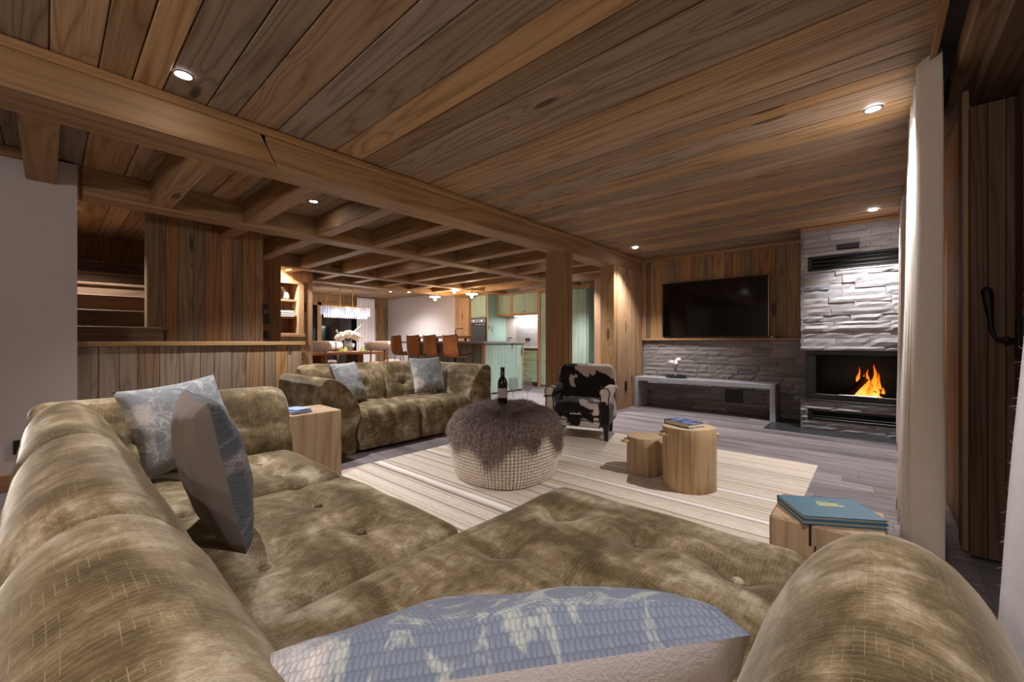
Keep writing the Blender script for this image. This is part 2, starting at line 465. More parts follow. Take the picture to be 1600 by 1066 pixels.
def catmull(pts, sub=4, closed=False):
    out = []; n = len(pts)
    for i in range(n if closed else n-1):
        p0, p1, p2, p3 = (Vector(pts[(i-1) % n] if closed or i > 0 else pts[0]), Vector(pts[i]), Vector(pts[(i+1) % n]), Vector(pts[(i+2) % n] if closed or i+2 < n else pts[-1]))
        for k in range(sub):
            t = k/sub
            out.append(tuple(.5*((2*p1)+(p2-p0)*t+(2*p0-5*p1+4*p2-p3)*t*t+(3*p1-p0-3*p2+p3)*t**3)))
    if not closed: out.append(tuple(pts[-1]))
    return out

# ------------------------------------------------------------------ lamps
dl_proto = {}
def downlight(x, y, watt, label, z=2.4, col=(1.0, .955, .935), cone=112, blend=.75, ring_r=.045, group='recessed ceiling spots'):
    t = thing('downlight', label, 'downlight', (x, y, z), 0, group)
    o_('trim_ring', B().lathe([(ring_r, .0), (ring_r, -.005), (ring_r*.78, -.006), (ring_r*.74, .0), (ring_r, .0)], 28, cap=False).mesh('trim_ring', True), 'chrome', t)
    o_('lens', B().lathe([(0, -.003), (ring_r*.76, -.003), (ring_r*.76, .002)], 20).mesh('lens'), 'lamp', t)
    ld = bpy.data.lights.new('downlight_beam', 'SPOT'); ld.energy = watt; ld.color = col
    ld.spot_size = R(cone); ld.spot_blend = blend; ld.shadow_soft_size = .03
    lo = bpy.data.objects.new('downlight_beam', ld); COL.objects.link(lo); lo.parent = t; lo.location = (0, 0, -.02)
    return t

# ================================================================== THE SETTING
ZC = 2.4
# floor
fl = struct(o_('floor', B().box((-13, -3.2, -.08), (1.2, 9.2, -.02)).mesh('floor'), 'floor'))
boards(fl, (-5.6, 3.35, -.02), (.36, 7.4, 0), 0, 1, .145, .15, 'floor', 'hi', .0008, .0008, 3, cuts=1.45, b=.001)
boards(fl, (-5.6, -.6, -.02), (.36, 3.35, 0), 0, 1, .145, .15, 'floor', 'hi', .0008, .0008, 4, cuts=3.2, b=.001)
boards(fl, (-12.5, -.6, -.02), (-5.6, 8.2, 0), 0, 1, .29, .3, 'floor', 'hi', .0008, .0008, 5, b=.001)
boards(fl, (-5.6, 7.4, -.02), (.36, 8.2, 0), 0, 1, .29, .3, 'floor', 'hi', .0008, .0008, 6, b=.001)
boards(fl, (-12.5, -3.2, -.02), (.6, -.6, 0), 0, 1, .29, .3, 'floor', 'hi', .0008, .0008, 8, b=.001)
# ceiling: one slab above, boards below it
cl = struct(o_('ceiling', B().box((-13, -3.2, ZC+.03), (1.2, 9.2, ZC+.12)).mesh('ceiling'), 'ceil'))
boards(cl, (-2.9, -3.2, ZC), (.22, 6.66, ZC+.03), 0, 1, .12, .25, 'ceil', 'lo', .006, .0026, 21, b=.004)
boards(cl, (-7.85, -3.2, ZC), (-3.1, 7.4, ZC+.03), 0, 1, .15, .27, 'ceil', 'lo', .005, .0024, 22, b=.004)
boards(cl, (-12.2, 1.5, ZC), (-7.85, 7.6, ZC+.03), 0, 1, .16, .25, 'ceil_far', 'lo', .003, .0015, 23)
# main beam with the strip along its top, second beam, far beams, joists
def beam(lo, hi, mat, label, name='ceiling_beam', b=.012):
    return struct(boxo(name, lo, hi, mat, None, b), label)
beam((-3.17, .92, 2.185), (-2.9, 6.62, 2.42), 'beamy', 'long main ceiling beam resting on the square post')
nb = struct(o_('ceiling_beam', B().prism([(-1.6, -.13), (1.72, -.13), (1.60, .10), (-1.6, .10)], -.146, .142, 0).mesh('ceiling_beam'), 'beamy', None, (-3.026, -.75, 2.31)), 'near length of the main ceiling beam beyond the scarf joint')
struct(boxo('trim_1', (-2.9, -3.2, 2.352), (-2.862, 6.6, 2.4), 'trimy', None, .008), 'honey coloured strip along the top of the main beam')
beam((-4.85, .17, 2.19), (-4.6, 7.4, 2.42), 'beamy', 'second ceiling beam running above the half wall')
beam((-6.95, 1.9, 2.19), (-6.75, 7.4, 2.42), 'beamy', 'third ceiling beam over the kitchen')
beam((-7.98, 1.9, 2.17), (-7.8, 7.4, 2.42), 'beamy', 'last ceiling beam before the dining ceiling')
for k in range(-2, 11):
    y = -.03+.68*k
    beam((-4.6, y-.075, 2.205), (-3.17, y+.075, 2.42), 'beamx', 'short hewn joist between the main beam and the second beam', 'ceiling_joist', .01)
for k in range(2, 11):
    y = -.03+.68*k
    beam((-6.75, y-.075, 2.205), (-4.85, y+.075, 2.42), 'beamx', 'hewn joist between the second and third beam', 'ceiling_joist', .01)
    if k > 2: beam((-7.8, y-.07, 2.205), (-6.95, y+.07, 2.42), 'beamx', 'far hewn joist before the dining ceiling', 'ceiling_joist', .01)
# posts
p1 = struct(boxo('wall_post', (-3.22, 4.31, 0), (-2.905, 4.38, 2.2), 'beamz', None, .008), 'square wooden post behind the cowhide armchair')
boxo('facing_board', (-3.1, 4.38, 0), (-2.895, 4.46, 2.3), 'beamz', p1, .006).location -= p1.location
struct(boxo('wall_post', (-3.15, 5.62, 0), (-2.91, 5.7, 2.2), 'beamz', None, .008), 'post ending the planked wall beside the television corner')
ws = struct(o_('wall_stub', B().box((-3.12, 5.7, 0), (-2.925, 6.66, 2.2)).mesh('wall_stub'), 'wall'))
boards(ws, (-2.925, 5.7, 0), (-2.9, 6.6, 2.19), 2, 1, .13, .19, 'wall_light', 'hi', .003, .0015, 31)
# television wall
wb = struct(o_('wall_back', B().box((-3.12, 6.66, 0), (1.2, 6.8, 2.45)).mesh('wall_back'), 'wall'))
boards(wb, (-2.9, 6.61, 1.09), (-.6, 6.66, 2.4), 2, 0, .09, .2, ['wall', 'wall_orange', 'wall'], 'lo', .004, .0015, 41)
struct(boxo('trim_2', (-2.9, 6.565, 1.058), (-.62, 6.66, 1.092), 'trimx', None, .004), 'wooden ledge under the television')
struct(boxo('trim_3', (-2.9, 6.58, 2.355), (-.62, 6.61, 2.4), 'trimx', None, .006), 'strip between ceiling and television wall')
struct(boxo('trim_4', (-2.9, 6.57, 1.092), (-2.83, 6.61, 2.355), 'trimz', None, .006), 'corner board left of the television')
def stones(parent, x0, x1, z0, z1, yf, mat, seed, hmin, hmax, lmin, lmax, prot, skip=(), axis=0, rng_row=True, sgn=-1):
    """courses of split stone; each stone its own rough block. axis 0: face looks to -y ; axis 1: face looks to -x (x0,x1 are then y)"""
    rr = random.Random(seed); z = z0; off = parent.location
    while z < z1-.004:
        h = rr.uniform(hmin, hmax); ze = z+h
        if z1-ze < hmin*.7: ze = z1
        x = x0
        while x < x1-.004:
            l = rr.uniform(lmin, lmax); xe = x+l
            if x1-xe < lmin*.6: xe = x1
            cuts = [(x, xe, z, ze)]
            for (sx0, sx1, sz0, sz1) in skip:
                nxt = []
                for (a, b_, c, d) in cuts:
                    if a >= sx1-.002 or b_ <= sx0+.002 or c >= sz1-.002 or d <= sz0+.002: nxt.append((a, b_, c, d)); continue
                    if c < sz0-.008: nxt.append((a, b_, c, sz0))
                    if d > sz1+.008: nxt.append((a, b_, sz1, d))
                    c2, d2 = max(c, sz0), min(d, sz1)
                    if a < sx0-.008: nxt.append((a, sx0, c2, d2))
                    if b_ > sx1+.008: nxt.append((sx1, b_, c2, d2))
                cuts = nxt
            for (a, b_, c, d) in cuts:
                pr = rr.uniform(*prot); w, hh = (b_-a), (d-c); g = .0012
                nx, nz = (5, 2)
                v = []; f = []; cx, cz = (a+b_)/2, (c+d)/2
                for i in range(nx+1):
                    for j in range(nz+1):
                        u = -w/2+g+(w-2*g)*i/nx; q = -hh/2+g+(hh-2*g)*j/nz
                        edge = (i in (0, nx)) or (j in (0, nz))
                        dd = pr*(rr.uniform(.68, .9) if edge else rr.uniform(.86, 1.1))
                        if 0 < i < nx: u += rr.uniform(-.1, .1)*w/nx
                        v.append((u, sgn*dd, q) if axis == 0 else (sgn*dd, u, q))
                m = nz+1
                for i in range(nx):
                    for j in range(nz): f.append((i*m+j, (i+1)*m+j, (i+1)*m+j+1, i*m+j+1))
                k = len(v)
                for (u, q) in ((-w/2+g, -hh/2+g), (w/2-g, -hh/2+g), (w/2-g, hh/2-g), (-w/2+g, hh/2-g)):
                    v.append((u, 0, q) if axis == 0 else (0, u, q))
                bot = [i*m for i in range(nx+1)]; top = [i*m+nz for i in range(nx+1)]
                f.append(tuple(bot)+(k+1, k)); f.append(tuple(reversed(top))+(k+3, k+2))
                f.append((0,)+tuple(range(1, nz+1))+(k+3, k)); f.append(tuple(nx*m+j for j in reversed(range(nz+1)))+(k+1, k+2)); f.append((k, k+1, k+2, k+3))
                loc = (cx, yf, cz) if axis == 0 else (yf, cx, cz)
                o_('stone', B().add(v, f).mesh('stone'), mat, parent, [p-q for p, q in zip(loc, off)])
            x = xe
        z = ze
stones(wb, -2.9, -.6, 0.0, 1.058, 6.66, 'stone_dk', 51, .045, .085, .16, .5, (.028, .042), skip=[(-1.64, -1.41, .15, .34)])
# right-hand side: planked wall with curtain slot, window reveal
wr = struct(o_('wall_right', B().box((.375, 3.02, 0), (.62, 6.66, 2.42)).mesh('wall_right'), 'wall'))
boards(wr, (.355, 3.16, 0), (.375, 6.6, 2.3), 2, 1, .13, .2, 'wall_orange', 'lo', .003, .0015, 61)
struct(boxo('trim_5', (.335, 3.03, 0), (.375, 3.16, 2.3), 'trimz', None, .006), 'lit upright strip between curtain and window reveal')
struct(boxo('trim_6', (.20, -3.2, 2.37), (.226, 6.6, 2.43), 'trimy', None, .004), 'edge strip of the ceiling beside the curtain slot')
struct(boxo('trim_7', (.226, -3.2, 2.405), (.29, 6.6, 2.43), 'black_m', None, .002), 'black curtain track slot in the ceiling')
struct(boxo('trim_8', (.29, -3.2, 2.30), (.43, 6.6, 2.43), wood('soffit board', ['#8d6d48', '#9a774e'], 1, 11, contrast=.6), None, .006), 'grained soffit board above the window')
lint = struct(boxo('trim_9', (.352, -.6, 2.2), (.62, 2.995, 2.3), 'dark_woody', None, .008), 'heavy lintel board above the glazed door')
jamb = struct(o_('wall_jamb', B().box((.355, 3.02, 0), (.5, 3.03, 2.2)).mesh('wall_jamb'), 'dark_wood'))
boards(jamb, (.355, 2.995, 0), (.5, 3.02, 2.2), 2, 0, .045, .06, 'dark_wood', 'lo', .002, .001, 62)
door = struct(o_('door_1', B().box((.5, 2.86, 0), (.56, 3.0, 2.2), .006).mesh('door_1'), 'dark_wood'), 'dark wooden glazed door with long forged lever handle')
boxo('bottom_rail', (.5, .2, 0), (.56, 2.86, .2), 'dark_woody', door)
boxo('top_rail', (.5, .2, 2.05), (.56, 2.86, 2.2), 'dark_woody', door)
boxo('stile', (.5, .06, 0), (.56, .2, 2.2), 'dark_wood', door)
boxo('pane', (.525, .2, .2), (.54, 2.86, 2.05), 'dark_glass', door, 0)
hb = B(); hb.box((.488, 2.905, .98), (.5, 2.945, 1.17), .004)
hd = o_('handle', hb.mesh('handle'), 'iron', door)
o_('lever', B().tube([(.49, 2.925, 1.055), (.455, 2.925, 1.055), (.43, 2.925, 1.062), (.418, 2.925, 1.09), (.414, 2.925, 1.14), (.411, 2.925, 1.16), (.405, 2.925, 1.24), (.401, 2.925, 1.29), (.401, 2.925, 1.305)], [.009, .012, .008, .008, .008, .010, .017, .019, .008], 10).mesh('lever', 'all'), 'iron', hd)
o_('collar', B().ball((.462, 2.925, 1.055), .015).mesh('collar', 'all'), 'iron', hd)
struct(o_('wall_right_near', B().box((.5, -3.2, 0), (.62, .06, 2.42)).mesh('wall_right_near'), 'wall'))
struct(o_('wall_front', B().box((-4.6, -3.3, 0), (.62, -3.2, 2.45)).mesh('wall_front'), 'plaster'))
# left: white wall, half wall, stair well
wl = struct(o_('wall_left', B().box((-4.68, -3.2, 0), (-4.53, .15, 2.385)).mesh('wall_left'), 'plaster'), 'smooth white plastered wall at the left')
struct(boxo('baseboard_left', (-4.53, -3.2, 0), (-4.51, .15, .12), 'trimy', None, .004), 'wooden baseboard of the white wall')
struct(boxo('trim_10', (-4.60, -3.2, 2.335), (-4.48, .05, 2.4), 'trimy', None, .006), 'dark strip above the white wall')
hw = struct(o_('wall_half', B().box((-4.82, .15, 0), (-4.72, 1.84, 1.02)).mesh('wall_half'), 'wall_grey'), 'half height planked wall with a wooden cap before the stairs')
boards(hw, (-4.72, .15, 0), (-4.69, 1.84, 1.02), 2, 1, .1, .17, ['wall_grey', 'wall_grey', 'wall'], 'hi', .003, .0015, 71)
boxo('cap', (-4.88, .14, 1.005), (-4.66, 1.87, 1.045), 'beamy', hw, .005)
o_('socket_ring', B().lathe([(.016, 0), (.016, .004), (.010, .004), (.010, 0)], 16, axis=0, cap=False).mesh('socket_ring', True), 'chrome', hw, (-4.69, 1.72, .93))
w1 = struct(o_('wall_stair', B().box((-5.62, .66, 0), (-5.48, 1.7, 2.4)).mesh('wall_stair'), 'wall'), 'planked wall beside the stairs')
boards(w1, (-5.48, .66, 0), (-5.45, 1.7, 2.4), 2, 1, .09, .16, ['wall', 'wall_orange'], 'hi', .003, .0015, 77)
w0 = struct(o_('wall_stair_back', B().box((-7.75, -1.6, 0), (-7.65, 1.9, 2.9)).mesh('wall_stair_back'), 'wall_orange'))
boards(w0, (-7.65, -1.6, .8), (-7.62, 1.7, 2.6), 2, 1, .14, .24, 'wall_orange', 'hi', .003, .0015, 73)
struct(o_('wall_stair_left', B().box((-7.75, -1.7, 0), (-4.6, -1.6, 2.6)).mesh('wall_stair_left'), 'wall_orange'))
w2 = struct(o_('wall_switches', B().box((-7.3, 1.7, 0), (-6.55, 2.27, 2.4)).mesh('wall_switches'), 'wall_light'), 'short lit planked wall carrying black switches')
boards(w2, (-6.55, 1.86, 0), (-6.52, 2.27, 2.32), 2, 1, .1, .15, 'wall_orange', 'hi', .003, .0015, 74)
w3 = struct(o_('wall_niche', B().box((-7.9, 2.27, 0), (-7.75, 3.09, 2.4)).mesh('wall_niche'), 'wall_light'), 'light planked wall with built in shelf niche')
boards(w3, (-7.75, 2.27, 2.06), (-7.4, 3.09, 2.4), 2, 1, .1, .14, 'wall_light', 'hi', .003, .0015, 75)
boards(w3, (-7.75, 2.27, .88), (-7.4, 2.98, 1.15), 2, 1, .2, .24, 'wall_light', 'hi', .003, .0015, 76)
boards(w3, (-7.75, 2.92, 0), (-7.4, 3.09, 2.06), 2, 1, .08, .09, 'wall_light', 'hi', .003, .0015, 78)
# dining end
wd = struct(o_('wall_dining', B().box((-12.3, 1.4, 0), (-12.0, 7.5, 2.45)).mesh('wall_dining'), 'wall'))
boards(wd, (-12.0, 1.5, 2.16), (-11.95, 7.35, 2.4), 2, 1, .12, .2, 'wall', 'hi', .004, .0015, 81)
boards(wd, (-12.0, 6.95, 0), (-11.93, 7.35, 2.16), 2, 1, .12, .16, 'wall', 'hi', .004, .0015, 82)
boards(wd, (-12.0, 1.5, 0), (-11.95, 6.95, .3), 2, 1, .16, .2, 'wall', 'hi', .004, .0015, 83)
boards(wd, (-12.0, 1.5, .3), (-11.95, 3.6, 2.16), 2, 1, .16, .2, 'wall', 'hi', .004, .0015, 84)
wn = struct(o_('window_1', B().box((-11.99, 3.6, .3), (-11.97, 6.95, 2.16)).mesh('window_1'), 'dark_glass'), 'dark night window of the dining end')
for y in (3.6, 5.16, 6.9): boxo('window_post', (-11.97, y-.06, .3), (-11.9, y+.06, 2.16), 'trimz', wn)
boxo('window_head', (-11.97, 3.6, 2.08), (-11.9, 6.95, 2.16), 'trimy', wn); boxo('window_sill', (-11.97, 3.6, .28), (-11.86, 6.95, .34), 'trimy', wn)
struct(o_('wall_dining_side', B().box((-12.0, 1.4, 0), (-7.9, 1.5, 2.45)).mesh('wall_dining_side'), 'wall_light'))
struct(o_('wall_kitchen', B().box((-12.2, 7.4, 0), (-8.55, 7.5, 2.45)).mesh('wall_kitchen'), 'plaster'), 'large white wall behind the kitchen island')
wk = struct(o_('wall_kitchen_wood', B().box((-8.55, 7.38, 0), (-8.0, 7.5, 2.45)).mesh('wall_kitchen_wood'), 'wall_light'), 'lit planked wall strip beside the oven')
boards(wk, (-8.55, 7.35, 0), (-8.0, 7.38, 2.4), 2, 0, .12, .17, 'wall_light', 'lo', .003, .0015, 85)
struct(o_('wall_kitchen_back', B().box((-8.0, 8.1, 0), (-3.8, 8.2, 2.45)).mesh('wall_kitchen_back'), 'plaster'), 'plaster wall behind the green cabinets')
struct(o_('wall_passage', B().box((-3.85, 6.8, 0), (-3.12, 8.2, 2.45)).mesh('wall_passage'), 'plaster'))
tp = struct(boxo('wall_post', (-3.9, 6.74, 0), (-3.76, 6.8, 2.35), 'wall_light', None, .006), 'light upright board in the passage beside the green cupboard')

# ================================================================== LIGHTS IN THE CEILING
downlight(-2.62, .455, 80, 'lit recessed ceiling spot close to the main beam, nearest the camera', cone=92)
downlight(0.0, 3.17, 95, 'lit recessed ceiling spot by the tall cream curtain')
downlight(0.0, 5.62, 100, 'lit recessed ceiling spot above the fireplace', cone=100)
downlight(-2.58, 5.62, 115, 'lit recessed ceiling spot near the television corner', cone=100)
downlight(0.0, .45, 50, 'added ceiling spot above the near sofa arm, out of the picture')  # added out of view; near arm and cushion look lit from above
downlight(-1.3, -1.6, 80, 'added ceiling spot behind the camera, unseen ambient fill')  # added out of view so bounced light fills the room
downlight(-4.05, 1.7, 110, 'lit recessed spot between the joists behind the main beam')
downlight(-3.9, 5.05, 110, 'recessed spot between the joists above the passage floor')
downlight(-5.7, 3.7, 90, 'recessed spot between the joists before the bar stools', cone=110)
downlight(-4.35, 6.43, 150, 'recessed spot above the kitchen drawers')
downlight(-9.9, 6.2, 130, 'recessed spot above the dining curtain', cone=140)
downlight(-7.15, 2.36, 120, 'recessed spot before the shelf niche', cone=140)
downlight(-9.6, 6.6, 12, 'recessed spot washing the white kitchen wall', cone=150)
downlight(-6.1, .15, 80, 'added spot above the winder stairs in place of a step light', cone=120)  # ceiling spot added to light the risers instead of a low step light
def added_fill_lamp(x, y, watt, label):
    t = thing('added_fill_lamp', label, 'added fill lamp', (x, y, 0), 0)
    o_('base', B().lathe([(0, 0), (.15, 0), (.15, .015), (.02, .025), (0, .025)], 24).mesh('base', True), 'black', t)
    o_('pole', B().tube([(0, 0, .02), (0, 0, 1.62)], .012).mesh('pole', 'all'), 'black', t)
    o_('bowl', B().lathe([(0, 1.6), (.06, 1.61), (.16, 1.67), (.19, 1.73), (.18, 1.73), (.15, 1.68), (.05, 1.63), (0, 1.62)], 28).mesh('bowl', True), 'white', t)
    ld = bpy.data.lights.new('added_fill_glow', 'POINT'); ld.energy = watt; ld.color = (1, .90, .82); ld.shadow_soft_size = .12
    lo = bpy.data.objects.new('added_fill_glow', ld); COL.objects.link(lo); lo.parent = t; lo.location = (0, 0, 1.82)
added_fill_lamp(-.5, -1.7, 50, 'added uplighter behind the near sofa, unseen ambient fill')  # added lamp, never in view; lifts the ambient light on the ceiling

# ================================================================== SOFAS
def arcl(pts):
    a = [0]
    for p, q in zip(pts, pts[1:]): a.append(a[-1]+math.dist(p, q))
    return a
def bolster(L, prof, r0=.03, r1=.03, e0=.05, e1=.05, dents=(), n=40, sag=0.0):
    """backrest or armrest: profile in (y,z) swept along x, drawn in at both ends; dents = (x, profile index, depth)"""
    P = catmull(prof, 4, True); A = arcl(P+[P[0]]); m = len(P)
    cy = sum(p[0] for p in P)/m; cz = sum(p[1] for p in P)/m
    xs = [0.0]; 
    st = [.0, .12, .3, .6, 1.0]
    xs = [r0*t for t in st]+[r0+(L-r0-r1)*k/n for k in range(1, n)]+[L-r1*t for t in reversed(st)]
    v = []; uv = []; f = []
    for x in xs:
        d0, d1 = x, L-x
        k = 0.0
        if d0 < r0: k = max(k, e0*(1-math.sqrt(max(0, 1-(1-d0/r0)**2))))
        if d1 < r1: k = max(k, e1*(1-math.sqrt(max(0, 1-(1-d1/r1)**2))))
        for i in range(m+1):
            y, z = P[i % m]
            vy, vz = y-cy, z-cz; l = math.hypot(vy, vz)
            ins = k
            for (dx, py, pz, dep, sg) in dents:
                dd = (x-dx)**2+((y-py)**2+(z-pz)**2)
                ins += dep*math.exp(-dd/(sg*sg))
                ins += .35*dep*math.exp(-((z-pz)**2+(y-py)**2)/(.03**2))*math.exp(-((x-dx)/.22)**2)
            zz = cz+vz*(1-ins/l); yy = cy+vy*(1-ins/l)
            if z < .06: zz = z
            w = .004*mnoise.noise(Vector((x*5, y*6+3, z*6)))
            v.append((x, yy+w, zz)); uv.append((x, A[i]))
    q = m+1
    for i in range(len(xs)-1):
        for j in range(m): f.append((i*q+j, (i+1)*q+j, (i+1)*q+j+1, i*q+j+1))
    b = B().add(v, f, uv)
    for base in (0, (len(xs)-1)*q):                      # end caps
        ring = [v[base+j] for j in range(m)]
        c = (ring[0][0], cy, cz)
        b.add(ring+[c], [(j, (j+1) % m, m) for j in range(m)], [(p[1], p[2]) for p in ring]+[(cy, cz)])
    return b.mesh('bolster', 'all' if False else True, merge=False)
def prof_back(h, d=.36, base=.02):
    k = h/.77
    return [(0, base), (0, .25*k), (0.0, .5*k), (.012, .64*k), (.06, .735*k), (.13, .77*k), (.20, .755*k), (.265*d/.36, .69*k), (.31*d/.36, .60*k), (.345*d/.36, .50*k), (d, .40*k), (d, .25), (d-.02, base)]
def prof_arm(h, d=.37, base=.02):
    k = h/.715
    return [(0, base), (0, .3*k), (0, .6*k), (.008, .675*k), (.045, .712*k), (.11, .708*k), (.18, .675*k), (.25, .615*k), (.31, .53*k), (.355, .44*k), (d, .36*k), (d-.02, .28*k), (d-.06, .2), (d-.06, base)]
def seat(Lx, Ly, H, z0, r, tufts, lines=(), dome=.02, n=46, ta=.045, ts=.075):
    xs = [0, 0]+[Lx*i/n for i in range(1, n)]+[Lx, Lx]
    k = max(12, int(n*Ly/Lx)); ys = [0, 0]+[Ly*i/k for i in range(1, k)]+[Ly, Ly]
    v = []; uv = []; f = []
    def seg(px, py, a, b):
        ax, ay = a; bx, by = b; t = max(0, min(1, ((px-ax)*(bx-ax)+(py-ay)*(by-ay))/max(1e-9, (bx-ax)**2+(by-ay)**2)))
        return math.hypot(px-ax-t*(bx-ax), py-ay-t*(by-ay))
    for i, x in enumerate(xs):
        for j, y in enumerate(ys):
            X, Y = x, y
            px = max(r-x, r-(Lx-x), 0); py = max(r-y, r-(Ly-y), 0)
            mx = max(px, py)
            if px > 0 and py > 0:
                l = math.hypot(px, py); s = mx/l
                X += (px-px*s)*(1 if x < Lx/2 else -1); Y += (py-py*s)*(1 if y < Ly/2 else -1)
            t = mx/r
            z = H-r*(1-math.sqrt(max(0, 1-t*t)))
            z += dome*(1-abs(2*x/Lx-1)**3)*(1-abs(2*y/Ly-1)**3)
            for (tx, ty) in tufts: z -= ta*math.exp(-((x-tx)**2+(y-ty)**2)/ts**2)
            for a, c in lines: z -= .012*math.exp(-(seg(x, y, a, c)/.03)**2)
            z += .006*mnoise.noise(Vector((x*6, y*6, H*3)))
            sk = (i == 0 or j == 0 or i == len(xs)-1 or j == len(ys)-1)
            if sk: z = z0
            v.append((X, Y, z)); uv.append((x+(H if sk and i == len(xs)-1 else 0)-(H if sk and i == 0 else 0), y-(H if sk and (j == 0) else 0)+(H if sk and j == len(ys)-1 else 0)))
    q = len(ys)
    for i in range(len(xs)-1):
        for j in range(q-1): f.append((i*q+j, (i+1)*q+j, (i+1)*q+j+1, i*q+j+1))
    return B().add(v, f, uv).mesh('seat', 'all')
BTN = B().ball((0, 0, 0), (.017, .017, .010), 14, 8).mesh('button', 'all')
def seat_part(parent, name, x0, y0, Lx, Ly, H, tufts, lines=(), z0=.03, r=.07, **kw):
    s = o_(name, seat(Lx, Ly, H, z0, r, tufts, lines, **kw), 'velvet', parent, (x0, y0, 0))
    for tx, ty in tufts:
        o_('button', BTN, 'velvet', s, (tx, ty, H+.02*(1-abs(2*tx/Lx-1)**3)*(1-abs(2*ty/Ly-1)**3)-.040))
    return s
# --- near corner sofa: backs along x behind the seats, side back at its far end, arm at the near end
sf = thing('corner_sofa', 'big olive crushed velvet corner sofa with chaise in the foreground', 'sofa', (-1.5, .6, 0))
def L(x, y, z=0): return (x+1.5, y-.6, z)
yb = -.085
PB = prof_back(.765, .355)
for nm, x0, x1 in (('backrest', -2.97, -1.95), ('backrest', -1.95, -1.03), ('backrest', -1.03, .1)):
    dent = [((x1-x0)*.5, .29, .55, .03, .06)]
    o_(nm, bolster(x1-x0, PB, .14, .14, .055, .055, dent), 'velvet', sf, L(x0, yb))
o_('side_backrest', bolster(1.06, prof_back(.765, .36), .10, .06, .05, .05, [(.68, .33, .56, .04, .06)]), 'velvet', sf, L(-3.0, 1.06-.06), (0, 0, R(-90)))
o_('armrest', bolster(1.17, prof_back(.705, .36), .10, .12, .06, .09), 'velvet', sf, L(.17, -.09), (0, 0, R(90)))
t1 = [(.20, .2), (.2, .5), (.55, .28), (.55, .55)]
seat_part(sf, 'seat_cushion', *L(-2.66, .22)[:2], .73, .76, .41, [(.22, .22), (.5, .22), (.22, .52), (.5, .52)], [((.22, .22), (.5, .22)), ((.22, .52), (.5, .52))])
seat_part(sf, 'seat_cushion', *L(-1.93, .22)[:2], .875, .76, .41, [(.26, .2), (.6, .2), (.26, .5), (.6, .5)], [((.0, .5), (.6, .5))])
ct = [(.22, .34), (.50, .34), (.78, .34), (.22, .68), (.50, .68), (.78, .68), (.22, 1.02), (.50, 1.02), (.78, 1.02)]
cl_ = [((.22, .68), (.50, .68)), ((.22, .68), (.22, 1.02)), ((.50, 1.02), (.78, 1.02)), ((.78, .68), (.93, .62))]
seat_part(sf, 'chaise_cushion', *L(-1.055, .22)[:2], .93, 1.30, .425, ct, cl_, n=72, ta=.042, ts=.065)
boxo('base', L(-2.9, .0, .0), L(-.1, .9, .05), 'black_m', sf, 0)
# --- far two-seat sofa facing +x
s2 = thing('two_seat_sofa', 'olive velvet two seat sofa in front of the bar stools', 'sofa', (-4.1, 2.63, 0))
def L2(x, y, z=0): return (x+4.1, y-2.63, z)
for y0, y1 in ((1.72, 2.63), (2.63, 3.56)):
    o_('backrest', bolster(y1-y0, prof_back(.80, .36), .08, .08, .04, .04, [((y1-y0)*.35, .33, .56, .045, .06), ((y1-y0)*.72, .33, .56, .045, .06)]), 'velvet', s2, L2(-4.62, y1), (0, 0, R(-90)))
o_('armrest', bolster(1.02, prof_arm(.715), .02, .02, .012, .012), 'velvet', s2, L2(-4.62, 1.58))
o_('armrest', bolster(1.02, prof_arm(.76), .02, .02, .012, .012), 'velvet', s2, L2(-3.60, 3.69), (0, 0, R(180)))
for y0, y1 in ((1.92, 2.63), (2.63, 3.34)):
    seat_part(s2, 'seat_cushion', *L2(-4.30, y0)[:2], .715, y1-y0, .39, [(.2, (y1-y0)*.3), (.2, (y1-y0)*.7)], [((.2, 0), (.2, .7))], ta=.03, n=30)
boxo('base', L2(-4.5, 1.7, 0), L2(-3.68, 3.6, .05), 'black_m', s2, 0)

# ------------------------------------------------------------------ cushions
def pillow_mesh(w, h, t, side, seed, n=24):
    def fn(a, b):
        s, q = 2*a-1, 2*b-1
        x = w/2*s*(1-.075*(1-q*q)*abs(s)); y = h/2*q*(1-.075*(1-s*s)*abs(q))
        e = max(0, (1-s*s))*max(0, (1-q*q))
        z = t/2*(e**.32)
        z += .012*e**.3*mnoise.noise(Vector((s*2.2+seed, q*2.2, seed*3.1)))
        return (x, y, side*z)
    return B().grid(fn, n, n, lambda a, b: (a*w, b*h)).mesh('pillow', 'all')
def pillow(label, c, wdir, up, w, h, t, front, back, seed, group=None):
    """c centre; wdir along its width; up along its height; the front looks along wdir x up"""
    X = Vector(wdir).normalized(); Y = Vector(up); Y = (Y-X*Y.dot(X)).normalized(); Z = X.cross(Y)
    m = Matrix((X, Y, Z)).transposed()
    e = thing('cushion', label, 'cushion', c, tuple(m.to_euler()), group)
    o_('front_panel', pillow_mesh(w, h, t, 1, seed), front, e)
    o_('back_panel', pillow_mesh(w, h, t, -1, seed), back, e)
    return e
F_ = Vector((-.6613, .7501, 0)); R_ = Vector((.7501, .6613, 0))
pillow('blue woven floral cushion seen from above at the bottom edge', Vector((-.283, .28, .728))+F_*.165+Vector((0, 0, -.135)), -R_+Vector((0, 0, -.15)), -F_*.36+Vector((0, 0, .29)), .57, .46, .17, 'floral_near', 'linen_w', 2)
pillow('pale floral cushion leaning in the far corner of the near sofa', (-2.54, .44, .65), (-.32, 1, .12), (-.42, -.12, 1), .43, .43, .15, 'floral', 'linen', 5)
pillow('dark floral cushion turning its grey linen back', (-1.63, .36, .645), (-1, .06, 0), (.0, -.20, 1), .45, .47, .165, 'floral_dk', 'linen', 9)
